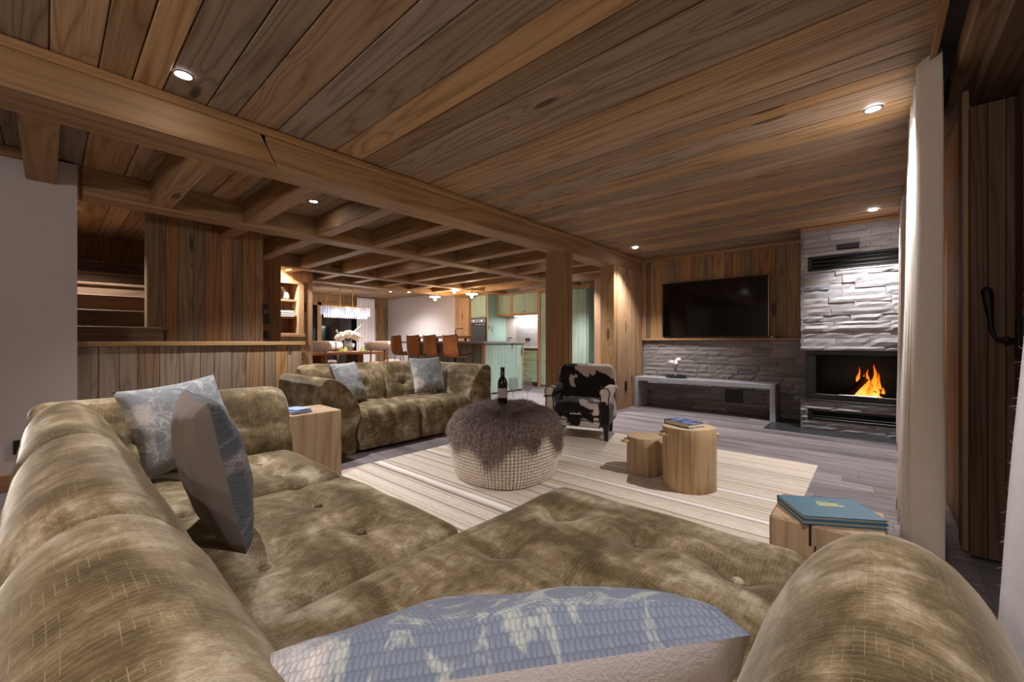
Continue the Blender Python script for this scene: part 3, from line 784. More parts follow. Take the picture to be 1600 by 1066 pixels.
pillow('blue grey floral cushion at the left arm of the far sofa', (-4.10, 2.08, .62), (-.55, .85, .0), (-.3, -.22, 1), .46, .44, .14, 'floral', 'linen', 11)
pillow('blue grey floral cushion upright at the right of the far sofa', (-4.11, 3.09, .64), (.0, 1, .0), (-.32, 0, 1), .46, .44, .14, 'floral', 'linen', 14)

# ------------------------------------------------------------------ rug
rug = o_('rug', B().box((-1.43, -1.72, 0), (1.43, 1.72, .012), .004).mesh('rug'), 'rug', None, (-1.775, 2.53, .001))
tag(rug, 'cream rug with thin grey and ochre stripes under the pouf', 'rug')
rug.rotation_euler = (0, 0, R(.0))

# ------------------------------------------------------------------ pouf, fleece, bottle, glasses
pc = (-2.16, 2.37)
def sup(a, n=3.0):
    c, s = math.cos(a), math.sin(a)
    return (abs(c)**n+abs(s)**n)**(-1/n)
PPROF = catmull([(0, .50), (.16, .497), (.28, .475), (.345, .425), (.375, .35), (.385, .26), (.378, .17), (.36, .08), (.335, .01), (.325, 0)], 8)
PARC = arcl(PPROF)
def pouf_s(a, s):
    """point on the pouf reached by walking s metres from the top centre in direction a"""
    s = max(0, min(PARC[-1]-1e-4, s)); i = 0
    while PARC[i+1] < s: i += 1
    t = (s-PARC[i])/(PARC[i+1]-PARC[i])
    r = PPROF[i][0]*(1-t)+PPROF[i+1][0]*t; z = PPROF[i][1]*(1-t)+PPROF[i+1][1]*t
    k = sup(a, 2.6) if s > .2 else 1+(sup(a, 2.6)-1)*s/.2
    return Vector((r*k*math.cos(a), r*k*math.sin(a), z))
pf = thing('pouf', 'squarish cream chunky knit pouf in the middle of the rug', 'pouf', (pc[0], pc[1], .013))
bb = B().grid(lambda u, w: pouf_s(u*2*math.pi, w*PARC[-1]), 64, 24)
o_('body', bb.mesh('body', 'all'), 'knit_shade', pf)
kb = B(); rows = 19; S0 = .33; per = 96
for i in range(rows):
    s0 = S0+(PARC[-1]-S0-.012)*(i+.5)/rows; hz = (PARC[-1]-S0)/rows*.56
    for j in range(per):
        a = 2*math.pi*j/per
        p = pouf_s(a, s0); ta = (pouf_s(a, s0+.005)-p).normalized(); sd = Vector((-math.sin(a), math.cos(a), 0)); no = sd.cross(ta)*-1
        if no.dot(Vector((math.cos(a), math.sin(a), .2))) < 0: no = -no
        ln = math.hypot(p.x, p.y)*2*math.pi/per*.52; dep = .022
        kb.add([p+sd*(t*ln)+no*(d*dep-.004)+ta*(q*hz) for (t, d, q) in ((-1, 0, 0), (1, 0, 0), (0, .15, 1), (0, .15, -1), (-.62, .75, .55), (.62, .75, .55), (.62, .75, -.55), (-.62, .75, -.55), (0, 1.0, 0))],
               [(0, 7, 4), (1, 5, 6), (2, 4, 5), (3, 6, 7), (0, 4, 2), (1, 2, 5), (0, 3, 7), (1, 6, 3), (8, 4, 7), (8, 5, 4), (8, 6, 5), (8, 7, 6)])
k_ = o_('knit_stitches', kb.mesh('knit_stitches', 'all'), 'knit', pf); k_['kind'] = 'stuff'
def fleece_R(a):
    d = lambda c, w: math.exp(-(((a-c+math.pi) % (2*math.pi)-math.pi)/w)**2)
    return .36+.20*d(R(-62), .30)+.12*d(R(-105), .35)+.10*d(R(-20), .25)+.16*d(R(22), .22)+.05*d(R(90), .4)+.05*d(R(150), .3)+.05*d(R(-160), .3)
def strands(b, pts, rng, rad=.0016, seg=3):
    """pts: (root, direction, length, droop)"""
    for p, d, ln, dr in pts:
        d = d.normalized(); a = d.orthogonal().normalized(); c = d.cross(a)
        v = []; pos = Vector(p); dirn = d.copy()
        for k in range(seg+1):
            w = rad*(1-k/seg*.85)
            for t in (0, 2.094, 4.189): v.append(pos+(a*math.cos(t)+c*math.sin(t))*w)
            dirn = (dirn+Vector((0, 0, -dr))+Vector((rng.uniform(-.12, .12), rng.uniform(-.12, .12), 0))).normalized()
            pos = pos+dirn*(ln/seg)
        f = []
        for k in range(seg):
            for t in range(3): f.append((k*3+t, k*3+(t+1) % 3, k*3+3+(t+1) % 3, k*3+3+t))
        b.add(v, f)
def build_raw(b, name):
    me = bpy.data.meshes.new(name); me.from_pydata(b.v, [], b.f)
    for p in me.polygons: p.use_smooth = True
    return me
fz = thing('fleece', 'shaggy mauve grey sheepskin thrown over the knit pouf', 'sheepskin', (pc[0], pc[1], .013))
hb = B().grid(lambda u, w: (lambda p: p+Vector((p.x, p.y, p.z*.6)).normalized()*.024)(pouf_s(u*2*math.pi, .002+w*(fleece_R(u*2*math.pi)-.02))), 72, 20)
o_('hide', hb.mesh('hide', 'all'), 'fur_skin', fz)
rng = random.Random(5); pts = []
while len(pts) < 22000:
    a = rng.uniform(0, 2*math.pi); RR = fleece_R(a); s = RR*math.sqrt(rng.random())
    p = pouf_s(a, s); q = pouf_s(a, s+.01); tan = (q-p).normalized(); side = Vector((-math.sin(a), math.cos(a), 0)); nor = tan.cross(side); 
    if nor.z < 0 and s < .3: nor = -nor
    if nor.dot(Vector((math.cos(a), math.sin(a), .3))) < 0: nor = -nor
    cl = mnoise.noise(Vector((p.x*9, p.y*9, p.z*9))); cl2 = mnoise.noise(Vector((p.x*9+7, p.y*9, p.z*9)))
    hang = min(1, max(0, (s-.2)/.15))
    d = tan*(.8+.6*hang)+nor*(.75-.35*hang)+side*cl*(1.3-.6*hang)+tan*cl2*(.9-.7*hang)+Vector((rng.gauss(0, .12), rng.gauss(0, .12), rng.gauss(0, .12)))
    pts.append((p+nor*.016, d, rng.uniform(.055, .09)+.05*hang*rng.random(), .22 if s > .3 else .12))
fb = B(); strands(fb, pts, rng, .0026)
fs = o_('wool_strands', build_raw(fb, 'wool_strands'), 'fur', fz); fs['kind'] = 'stuff'

def bottle_at(loc):
    t = thing('wine_bottle', 'dark red wine bottle with pale label standing on the pouf', 'bottle', loc)
    g = plain('bottle glass', '#0c0a09', .12, spec=.6)
    o_('glass_body', B().lathe([(0, .0), (.036, 0), (.038, .006), (.038, .175), (.034, .200), (.020, .222), (.0145, .235), (.0135, .285), (.016, .288), (.016, .297), (0, .297)], 28).mesh('glass_body', True), g, t)
    lb = B()
    lb.grid(lambda a, b: (.0386*math.cos(R(-150)+a*R(200)), .0386*math.sin(R(-150)+a*R(200)), .065+b*.075), 24, 1)
    o_('label_band', lb.mesh('label_band', True), plain('bottle label', '#b9aead', .7), t)
    o_('capsule', B().lathe([(.0175, .0), (.0155, .05), (.0172, .052), (.0172, .064), (0, .064)], 20, (0, 0, .236)).mesh('capsule', True), 'black_m', t)
    o_('gold_band', B().lathe([(.0182, .0), (.0182, .012)], 20, (0, 0, .246)).mesh('gold_band', True), plain('dull gold foil', '#7c7358', .4, metal=.6), t)
    return t
bottle_at((-2.17, 2.35, .545))
def wineglass(name, label, loc, s=1.0, mat='glass', group=None):
    t = thing(name, label, 'glass', loc, 0, group)
    pr = [(.036, 0), (.034, .003), (.006, .006), (.004, .012), (.004, .085), (.010, .095), (.030, .115), (.040, .140), (.041, .160), (.036, .195), (.033, .210), (.0315, .210), (.0345, .195), (.0393, .160), (.038, .141), (.029, .118), (.0, .102)]
    o_('bowl_and_stem', B().lathe([(r*s, z*s) for r, z in pr], 28).mesh('bowl_and_stem', 'all'), mat, t)
    return t
wineglass('wine_glass', 'empty wine glass right beside the bottle on the pouf', (-2.13, 2.43, .55), 1, 'glass')
wineglass('wine_glass', 'empty wine glass farther from the bottle on the pouf', (-2.04, 2.50, .55), 1, 'glass')
t = thing('stopper', 'small dark topped glass stopper lying beside the wine glasses', 'stopper', (-1.98, 2.68, .55))
o_('handle', B().lathe([(0, -.004), (.030, -.004), (.034, .002), (.030, .008), (0, .010)], 20, (0, 0, .055)).mesh('handle', True), plain('dark walnut', '#4c4238', .5), t)
o_('stem', B().lathe([(.012, 0), (.006, .02), (.006, .052), (0, .053)], 14).mesh('stem', True), 'glass', t)

# ------------------------------------------------------------------ logs
def log_mesh(r, h, seed):
    b = B(); n = 40
    def fn(u, w):
        a = u*2*math.pi
        k = r*(1+.035*math.sin(2*a+seed)+.02*math.sin(5*a+seed*2)+.012*mnoise.noise(Vector((math.cos(a)*3, math.sin(a)*3, seed+w*.6)))*2)
        return (k*math.cos(a)*(1 if 0 < w < 1 else .985), k*math.sin(a)*(1 if 0 < w < 1 else .985), h*w)
    ws = [0, .012, .2, .4, .6, .8, .988, 1]
    b.grid(lambda u, w: fn(u, ws[round(w*7)]), n, 7)
    return b.mesh('log', True, True), [fn(i/n, 1) for i in range(n)]
def log_stool(label, x, y, r, h, seed, z0=.013, rz=0):
    t = thing('log_stool', label, 'log stool', (x, y, z0), rz, 'log stools on the rug')
    me, ring = log_mesh(r, h, seed)
    o_('trunk', me, 'log', t)
    o_('sawn_top', B().add([(p[0], p[1], h+.0015) for p in ring]+[(0, 0, h+.0015)], [(i, (i+1) % 40, 40) for i in range(40)]).mesh('sawn_top'), 'log_end', t)
    for sg in (-1, 1):
        pts = [(sg*(r*.95), -.045, h*.89), (sg*(r+.022), -.035, h*.885), (sg*(r+.036), 0, h*.865), (sg*(r+.022), .035, h*.875), (sg*(r*.95), .045, h*.89)]
        o_('rope_handle', B().tube(catmull(pts, 4), .011, 8).mesh('rope_handle', 'all'), 'rope', t)
    return t
log_stool('tall peeled log stool with rope handles carrying a book', -.985, 3.02, .17, .43, 2, rz=42)
log_stool('short peeled log stool beside the taller one', -1.36, 3.13, .14, .285, 5, rz=42)
def book(name, label, loc, rz, w, d, h, cover, group=None, lines=None):
    t = thing(name, label, 'book', loc, rz, group)
    cv = B().box((-w/2, -d/2, 0), (w/2, d/2, .0035), .001); cv.box((-w/2, -d/2, h-.0035), (w/2, d/2, h), .001); cv.box((-w/2, -d/2, 0), (-w/2+.004, d/2, h), .001)
    o_('cover', cv.mesh('cover'), cover, t)
    o_('pages', B().box((-w/2+.004, -d/2+.004, .0035), (w/2-.005, d/2-.004, h-.0035)).mesh('pages'), 'paper', t)
    return t
blue = plain('blue cloth cover', '#3c6479', .45)
def mk_photo():
    q = N('photo book cover'); co = q.coord(); n = q.noise(co, 11, 4, .6, 1.0)
    return q.out(q.ramp(n, [(.36, '#2c3550'), (.48, '#4c5e8e'), (.56, '#9fb0cf'), (.63, '#27304a')]), .35)
photo = mk_photo()
book('book', 'photo book lying on the tall log stool', (-1.02, 3.03, .4475), -22, .22, .16, .03, photo)

# block table with the blue books at the right
t = thing('block_table', 'pale cracked oak block table behind the near sofa arm', 'side table', (-.12, 1.79, 0))
o_('block', B().box((-.15, -.14, 0), (.155, .14, .45), .008).mesh('block'), 'oakx', t)
ck = B()
for k in range(6):
    z = .02+k*.072; x = -.035+.014*math.sin(k*1.9)
    ck.box((x-.0022, -.1412, z), (x+.0022+.003*(k % 2), -.137, z+.075))
ck.box((-.036, -.14, .4496), (-.033, -.05, .4512)); o_('crack', ck.mesh('crack'), 'black_m', t)
for i, (h0, hh) in enumerate(((.4515, .014), (.4665, .014))):
    bk = book('book', ('lower blue hardback book of the pair on the block table', 'upper blue hardback book with yellow title on the block table')[i], (-.115, 1.775, h0), 31, .185, .245, hh, blue)
    bk.rotation_euler = (0, 0, R(-59)+i*.012)
lt = B(); rr = random.Random(3)
for row, (y, ln) in enumerate(((.012, .075), (.028, .062), (.045, .035))):
    x = -.03-ln*.2
    while x < -.03+ln*.8:
        w = rr.uniform(.003, .007); hgt = (.010, .010, .004)[row]
        lt.box((x, y-hgt/2, .0141), (x+w, y+hgt/2, .0145)); x += w+.002
o_('title_lettering', lt.mesh('title_lettering'), plain('yellow print', '#d8cf6a', .5), bk, (0.0, .02, 0), (0, 0, R(90)))
# block table between the two sofas
t = thing('block_table', 'pale oak block table between the two sofas', 'side table', (-3.28, 1.32, 0))
o_('block', B().box((-.19, -.19, 0), (.19, .19, .52), .008).mesh('block'), 'oakx', t)
book('book', 'thin book on the block table between the sofas', (-3.22, 1.22, .5205), 8, .2, .15, .018, photo)
book('book', 'small pale book lying on top of the thin book', (-3.23, 1.23, .539), 14, .17, .12, .01, plain('pale blue cover', '#8fa5c0', .5))

# ------------------------------------------------------------------ cowhide armchair
ac = thing('armchair', 'black and white cowhide club armchair beside the post', 'armchair', (-2.45, 3.97, .013), 19)
ac.scale = (.95, .95, .97)
def rounded_back(w, h, t, rr=.1):
    """curved back panel, wraps slightly forward at the sides"""
    def P(s, q, side):
        x = s*w/2; z = q*h
        cut = max(0, abs(s)-.78)/.22; zz = z-(q**3)*rr*cut**2
        y = -.06*abs(s)**3+(-t/2 if side < 0 else t/2)*(1-max(0, (q-.86)/.14)**2*.8)*(1-max(0, (abs(s)-.9)/.1)**2*.7)+.10*q
        return (x, y, zz)
    b = B(); n = 20
    b.grid(lambda a, c: P(2*a-1, c, -1), n, n); b.grid(lambda a, c: P(2*a-1, c, 1), n, n)
    for fn in (lambda a, c: P(2*a-1, 1, 2*c-1), ): pass
    def edge(path):
        v = []; f = []
        for (s, q) in path:
            v += [P(s, q, -1), P(s, q, 1)]
        for i in range(len(path)-1): f.append((2*i, 2*i+2, 2*i+3, 2*i+1))
        b.add(v, f)
    edge([(-1, i/n) for i in range(n+1)]); edge([(1, i/n) for i in range(n+1)])
    edge([(2*i/n-1, 1) for i in range(n+1)]); edge([(2*i/n-1, 0) for i in range(n+1)])
    return b.mesh('back', True, True)
o_('backrest', rounded_back(.70, .56, .13), 'cow', ac, (0, .22, .23))
pr = [(0, .17), (.0, .44), (-.012, .50), (.0, .545), (.045, .565), (.09, .545), (.10, .50), (.085, .46), (.085, .17)]
for sg in (-1, 1):
    pp = catmull(pr, 3, True)
    poly = [(sg*(.355-p[0]) if True else 0, p[1]) for p in pp]
    b = B(); n = len(poly)
    for y in (-.30, .30): pass
    b.prism([(x, z) for x, z in poly], -.29, .30, 1)
    arm = o_('armrest', b.mesh('armrest', True), 'cow', ac)
    # piping around the arm front
    o_('piping', B().tube([(x, -.292, z) for x, z in poly]+[(poly[0][0], -.292, poly[0][1])], .006, 6).mesh('piping', 'all'), 'black_m', arm)
o_('seat_cushion', seat(.52, .56, .385, .27, .055, [], dome=.03, n=22), 'cow', ac, (-.26, -.31, 0))
o_('front_rail', B().box((-.265, -.285, .13), (.265, -.24, .30), .012).mesh('front_rail'), 'cow', ac)
o_('lower_piping', B().tube([(-.265, -.288, .205), (.265, -.288, .205)], .005, 6).mesh('lower_piping', 'all'), 'black_m', ac)
o_('seat_box', B().box((-.3, -.24, .13), (.3, .30, .28), .01).mesh('seat_box'), 'cow', ac)
for x, y in ((-.325, -.265), (.325, -.265), (-.29, .26), (.29, .26)):
    lb = B(); a, c = .028, .020
    lb.add([(x-c, y-c, 0), (x+c, y-c, 0), (x+c, y+c, 0), (x-c, y+c, 0), (x-a, y-a, .18), (x+a, y-a, .18), (x+a, y+a, .18), (x-a, y+a, .18)], [(0,3,2,1),(4,5,6,7),(0,1,5,4),(1,2,6,5),(2,3,7,6),(3,0,4,7)])
    o_('leg', lb.mesh('leg'), 'black_m', ac)

# ------------------------------------------------------------------ television wall objects
tv = thing('television', 'big black flat television on the planked wall', 'television', (-1.81, 6.58, 1.095))
o_('case', B().box((-.735, -.03, .02), (.735, .028, .87), .006).mesh('case'), 'black_m', tv)
o_('screen', B().box((-.728, -.032, .03), (.728, -.0295, .864)).mesh('screen'), 'screen', tv)
o_('bezel', B().box((.729, -.031, .02), (.736, -.028, .87)).mesh('bezel'), 'chrome', tv)
for i, (x, w, lab, mt) in enumerate(((-1.04, .035, 'tiny silver box closest to the television on the ledge', 'chrome'), (-.965, .05, 'tiny dark device on the ledge between the television and fireplace', 'black_m'))):
    g = B().box((-w/2, -.018, 0), (w/2, .018, .026), .004); g.box((-w/2+.006, -.0195, .006), (w/2-.006, -.017, .018))
    tag(o_('media_box', g.mesh('media_box'), mt, None, (x, 6.588, 1.0925)), lab, 'media box')
bn = thing('bench', 'long low grey stone bench under the television', 'bench', (-1.9, 6.38, 0))
o_('seat_slab', B().box((-.955, -.19, .425), (.955, .19, .485), .004).mesh('seat_slab'), 'bench', bn)
for sg in (-1, 1): o_('side_slab', B().box((sg*.925-.03, -.19, 0), (sg*.925+.03, .19, .425), .004).mesh('side_slab'), 'bench', bn)
t = thing('flower_tray', 'dark oval tray holding a small vase on the grey bench', 'tray', (-2.27, 6.36, .486))
pr = [(0, .0), (.8, 0), (.95, .02), (1, .045), (.96, .045), (.9, .02), (0, .008)]
b = B().lathe(pr, 32); b.v = [(x*.165, y*.11, z) for x, y, z in b.v]
o_('dish', b.mesh('dish', True), plain('dark green ceramic', '#2f3a3e', .35), t)
vs = thing('bud_vase', 'small glass vase with white flowers in the tray', 'vase', (-2.265, 6.36, .494))
o_('vase_body', B().lathe([(0, 0), (.022, 0), (.028, .02), (.018, .06), (.009, .09), (.010, .13), (.008, .13), (.007, .09), (.015, .06), (.024, .02), (0, .004)], 18).mesh('vase_body', 'all'), 'glass', vs)
def flower_mesh(r, seed, n=26):
    b = B(); rg = random.Random(seed)
    for i in range(n):
        k = i/n; a = i*2.4; el = k*1.45
        d = Vector((math.cos(a)*math.sin(el), math.sin(a)*math.sin(el), math.cos(el)))
        c = d*r*.62; sd = d.orthogonal().normalized(); s2_ = d.cross(sd)
        m = r*.5
        b.add([c-sd*m*.2, c+d*m*.9+sd*m*.8, c+d*m*1.15, c+d*m*.9-sd*m*.8, c+s2_*m*.35+d*m*.4], [(0, 1, 4), (1, 2, 4), (2, 3, 4), (3, 0, 4), (0, 1, 2, 3)])
    b.ball((0, 0, 0), r*.75, 10, 8)
    return b.mesh('flower', False)
petal = plain('white petals', '#eeeae4', .7); leafm = plain('leaf green', '#5b6a45', .6); stemm = plain('stem green', '#5c5b50', .6)
fm = flower_mesh(.036, 1)
for i, (x, y, z) in enumerate(((-.075, 0, .225), (-.03, -.03, .22), (.035, 0, .265), (.0, .03, .24), (.02, -.035, .215))):
    o_('flower', fm, petal, vs, (x, y, z), (R(20*i), R(12), i))
    o_('stem', B().tube([(0, 0, .02), (x*.25, y*.25, .13), (x, y, z-.01)], .003, 6).mesh('stem'), stemm, vs)
for a in range(5):
    o_('leaf', B().add([(0, 0, 0), (.015, .03, .004), (0, .06, -.004), (-.015, .03, .004), (0, .03, .008)], [(0, 1, 4), (1, 2, 4), (2, 3, 4), (3, 0, 4), (0, 3, 2, 1)]).mesh('leaf'), leafm, vs, (.0, 0, .185), (R(10), 0, a*1.3))
def socket_plate(label, lo, hi, axis, n=2, mat='black_m', name='wall_socket', cat='socket'):
    c = [(p+q)/2 for p, q in zip(lo, hi)]
    t = thing(name, label, cat, c)
    h = [(q-p)/2 for p, q in zip(lo, hi)]
    o_('plate', B().box([-x for x in h], h, .003).mesh('plate'), mat, t)
    lat = 1 if axis == 0 else 0; vert = 2
    for k in range(n):
        u = (k+.5)/n*2-1; w = h[lat]/n
        a = [0]*3; b_ = [0]*3
        a[lat], b_[lat] = u*h[lat]-w*.72, u*h[lat]+w*.72
        a[vert], b_[vert] = -h[vert]*.7, h[vert]*.7
        sg = 1 if axis == 0 else -1
        s_ = sorted((sg*h[axis], sg*(h[axis]+.002))); a[axis], b_[axis] = s_[0]-.0005, s_[1]
        o_('insert', B().box(a, b_, .0008).mesh('insert'), plain('socket insert', '#08080a', .3) if 'sock_in' not in M else M['sock_in'], t)
    return t
M['sock_in'] = plain('socket insert', '#08080a', .3)
socket_plate('black double socket in the white wall at the far left', (-4.53, -.16, .25), (-4.52, -.065, .35), 0)
socket_plate('large black socket panel in the stone under the bench', (-1.64, 6.625, .15), (-1.41, 6.66, .34), 1, 3)
socket_plate('narrow black socket on the planked wall by the bench', (-2.9, 5.94, .27), (-2.89, 6.01, .42), 0, 1)
socket_plate('top black switch on the lit planked wall', (-6.52, 2.02, 1.50), (-6.512, 2.10, 1.58), 0, 1, name='light_switch', cat='switch')
socket_plate('middle black control panel with steel frame on the lit planked wall', (-6.52, 2.02, 1.29), (-6.512, 2.12, 1.44), 0, 1, name='control_panel', cat='control panel')
socket_plate('lowest black switch on the lit planked wall', (-6.52, 2.02, 1.08), (-6.512, 2.10, 1.19), 0, 1, name='light_switch', cat='switch')

# ------------------------------------------------------------------ fireplace
fp = thing('fireplace', 'grey split stone fireplace with black firebox and burning fire', 'fireplace', (-.15, 6.3, 0))
def LF(x, y, z): return (x+.15, y-6.3, z)
FX0, FX1, FY = -.655, .35, 5.99
core = B(); core.box(LF(FX0+.03, FY+.03, .94), LF(FX1, 6.60, 2.4)); core.box(LF(FX0+.03, FY+.03, 0), LF(FX1, 6.60, .345))
core.box(LF(FX0+.10, 6.5, .34), LF(FX1, 6.60, .95)); o_('core', core.mesh('core'), 'grout', fp)
ub = fp
stones(fp, FX0, FX1, .94, 2.36, FY+.03, 'stone', 91, .045, .10, .18, .55, (.022, .045), skip=[(-.58, .36, 1.875, 2.045), (-.31, -.12, 2.095, 2.155)])
stones(fp, FX0, FX1, .0, .345, FY+.03, 'stone', 92, .04, .07, .18, .5, (.022, .042), skip=[(-.58, .36, .12, .245)])
stones(fp, FY+.0, 6.60, .94, 2.36, FX0+.03, 'stone_dk', 93, .045, .09, .2, .4, (.022, .04), axis=1)
stones(fp, FY+.0, 6.60, .0, .345, FX0+.03, 'stone_dk', 94, .04, .07, .2, .4, (.022, .04), axis=1)
def grille(z0, z1, n):
    g = B(); y = FY
    g.box(LF(-.575, y-.005, z0), LF(.345, y+.03, z0+.014)); g.box(LF(-.575, y-.005, z1-.014), LF(.345, y+.03, z1)); g.box(LF(-.575, y-.005, z0), LF(-.545, y+.03, z1))
    g.box(LF(-.545, y+.028, z0), LF(.345, y+.03, z1))
    gr = o_('grille', g.mesh('grille'), 'black', fp)
    for k in range(n):
        z = z0+.014+(z1-z0-.028)*(k+.5)/n
        o_('slat', B().add([LF(-.545, y+.002, z-.012), LF(.345, y+.002, z-.012), LF(.345, y+.022, z+.010), LF(-.545, y+.022, z+.010), LF(-.545, y+.006, z-.014), LF(.345, y+.006, z-.014), LF(.345, y+.026, z+.008), LF(-.545, y+.026, z+.008)], [(0,1,2,3),(7,6,5,4),(0,4,5,1),(3,2,6,7),(0,3,7,4),(1,5,6,2)]).mesh('slat'), 'black', gr)
grille(1.88, 2.04, 3); grille(.125, .24, 3)
o_('vent_plate', B().box(LF(-.305, FY-.012, 2.1), LF(-.125, FY+.03, 2.15), .002).mesh('vent_plate'), 'black_m', fp)
o_('top_strip', B().box(LF(FX0, FY, 2.36), LF(FX1, FY+.05, 2.4), .004).mesh('top_strip'), 'trimx', fp)
fb = B()          # firebox shell: open to the front
fb.box(LF(FX0+.08, FY+.06, .345), LF(FX1, 6.5, .385)); fb.box(LF(FX0+.08, FY+.05, .905), LF(FX1, 6.5, .94)); fb.box(LF(FX0+.12, 6.44, .385), LF(FX1, 6.5, .905))
fb.box(LF(FX1-.02, FY+.06, .385), LF(FX1, 6.44, .905)); fb.box(LF(FX0+.08, FY+.06, .385), LF(FX0+.105, 6.5, .905))
o_('firebox', fb.mesh('firebox'), 'black', fp)
fr = B(); y0, y1 = FY+.02, FY+.05
fr.box(LF(FX0+.05, y0, .355), LF(FX1, y1, .43), .006); fr.box(LF(FX0+.05, y0, .885), LF(FX1, y1, .94), .006); fr.box(LF(FX0+.05, y0, .43), LF(FX0+.15, y1, .885), .006); fr.box(LF(FX1-.09, y0, .43), LF(FX1, y1, .885), .006)
fr.box(LF(FX0+.01, FY-.012, .345), LF(FX1, FY+.06, .362), .003)
o_('door_frame', fr.mesh('door_frame'), 'black', fp)
o_('glass_pane', B().box(LF(FX0+.15, FY+.033, .43), LF(FX1-.09, FY+.037, .885)).mesh('glass_pane'), N('fire glass').out('#ffffff', .0, trans=1.0, ior=1.05), fp)
o_('door_handle', B().box(LF(-.30, FY+.008, .425), LF(.03, FY+.018, .437), .002).mesh('door_handle'), 'chrome', fp)
fire = thing('fire', 'orange fire burning on split logs in the firebox', 'fire', (-.02, 6.24, .386))
def flame(x, y, h, r, seed):
    def fn(u, w):
        a = u*2*math.pi; k = r*(math.sin(math.pi*min(1, (w*.92+.10)))**.75)*(1-w*.55)
        if w >= .999: k = 0
        off = .05*h*2*w*mnoise.noise(Vector((w*2.6, seed, 0))); of2 = .05*h*2*w*mnoise.noise(Vector((w*2.6, seed+9, 0)))
        k *= 1+.35*mnoise.noise(Vector((math.cos(a)*1.4+seed, math.sin(a)*1.4, w*4)))
        return (k*math.cos(a)+off, k*.6*math.sin(a)+of2, w*h)
    o_('flame', B().grid(fn, 12, 14).mesh('flame', 'all'), 'flame', fire, (x, y, .01))
for i, (x, y, h, r) in enumerate(((-.10, 0, .36, .026), (-.06, .02, .28, .03), (-.03, .02, .34, .024), (.04, -.01, .40, .026), (.0, -.03, .20, .035), (.075, .02, .30, .024), (-.06, .03, .24, .03), (.105, -.02, .14, .024), (.02, .05, .31, .03), (-.12, -.02, .16, .02), (.06, -.03, .24, .022), (-.02, -.04, .14, .03))):
    flame(x, y, h, r, i*3.7)
fw = wood('split firewood', ['#a5754d', '#8d8464'], 0, 6, contrast=.4, knots=False)
def firewood(label, p0, p1, r, spin):
    a, b = Vector(p0), Vector(p1); d = (b-a); ln = d.length
    q = Vector((1, 0, 0)).rotation_difference(d).to_euler()
    g = B().prism([(r*math.cos(spin+t), r*math.sin(spin+t)) for t in (0, 1.9, 2.6, 3.6, 4.6)], 0, ln, 0)
    e = o_('firewood', g.mesh('firewood'), fw, None, a, tuple(q)); tag(e, label, 'firewood', 'logs in the fire')
firewood('pale split log leaning against the flames', (-.23, 6.20, .40), (-.07, 6.26, .62), .045, .3)
firewood('greenish split log lying at the left of the fire', (-.36, 6.22, .418), (-.10, 6.30, .44), .04, 1.3)
firewood('charred split log at the right of the fire', (.12, 6.22, .412), (-.02, 6.26, .52), .04, 2.0)
ht = tag(boxo('hearth_slab', (-.99, 5.69, .0005), (.36, 6.6, .006), 'hearth', None, .001), 'black tile hearth on the floor before the fireplace', 'hearth')

# ------------------------------------------------------------------ curtains
def curtain(label, x, y0, y1, ztop, folds, amp, flare, mat, seed, zb=.01, n=150, lean=0.0, group=None, yfl=0.0):
    rg = random.Random(seed); ph = rg.uniform(0, 6)
    def fn(a, w):
        z = ztop+(zb-ztop)*w
        sp = 1+flare*w
        yc = (y0+y1)/2
        y = yc+(y0+(y1-y0)*a-yc)*sp+yfl*w
        f = a*folds*2*math.pi+ph
        k = .55+.45*w
        xx = x+amp*k*(math.sin(f)+.25*math.sin(2*f+w*1.5+seed))+lean*w+.008*mnoise.noise(Vector((a*5, w*3, seed)))
        y += amp*.35*math.sin(2*f)
        return (xx, y, z)
    e = thing('curtain', label, 'curtain', (x, (y0+y1)/2, 0), 0, group)
    me = B().grid(lambda a, w: Vector(fn(a, w))-Vector((x, (y0+y1)/2, 0)), n, 30, lambda a, w: (a*(y1-y0)*1.6, w*ztop)).mesh('cloth', 'all')
    ob = o_('cloth', me, mat, e)
    sd = ob.modifiers.new('thickness', 'SOLIDIFY'); sd.thickness = .006; sd.offset = 0
    return e, fn
curtain('tall cream wool curtain hanging beside the glazed door', .195, 2.72, 3.5, 2.41, 3.6, .062, .10, 'curtain', 4, lean=-.03, yfl=-.05)
curtain('cream curtain hanging beside the fireplace', .25, 5.0, 5.6, 2.41, 3, .07, .08, 'curtain', 8)
ce, cf = curtain('white wool curtain at the right edge of the picture', .34, .95, 1.42, 2.41, 2.5, .03, .3, 'curtain_w', 12, lean=-.10, yfl=.05)
rg = random.Random(12); pts = []
for i in range(2600):
    a, w = rg.random(), rg.uniform(.2, .95); p = Vector(cf(a, w))-ce.location
    pts.append((p, Vector((rg.gauss(-.6, .6), rg.gauss(0, .8), rg.gauss(.2, .7))), rg.uniform(.006, .02), .1))
fb = B(); strands(fb, pts, rg, .0004, 2)
fz_ = o_('wool_fuzz', build_raw(fb, 'wool_fuzz'), 'curtain_w', ce); fz_['kind'] = 'stuff'
curtain('pale curtain beside the dining window', -11.8, 6.25, 6.85, 2.38, 6, .03, .08, 'curtain_w', 15, n=90)

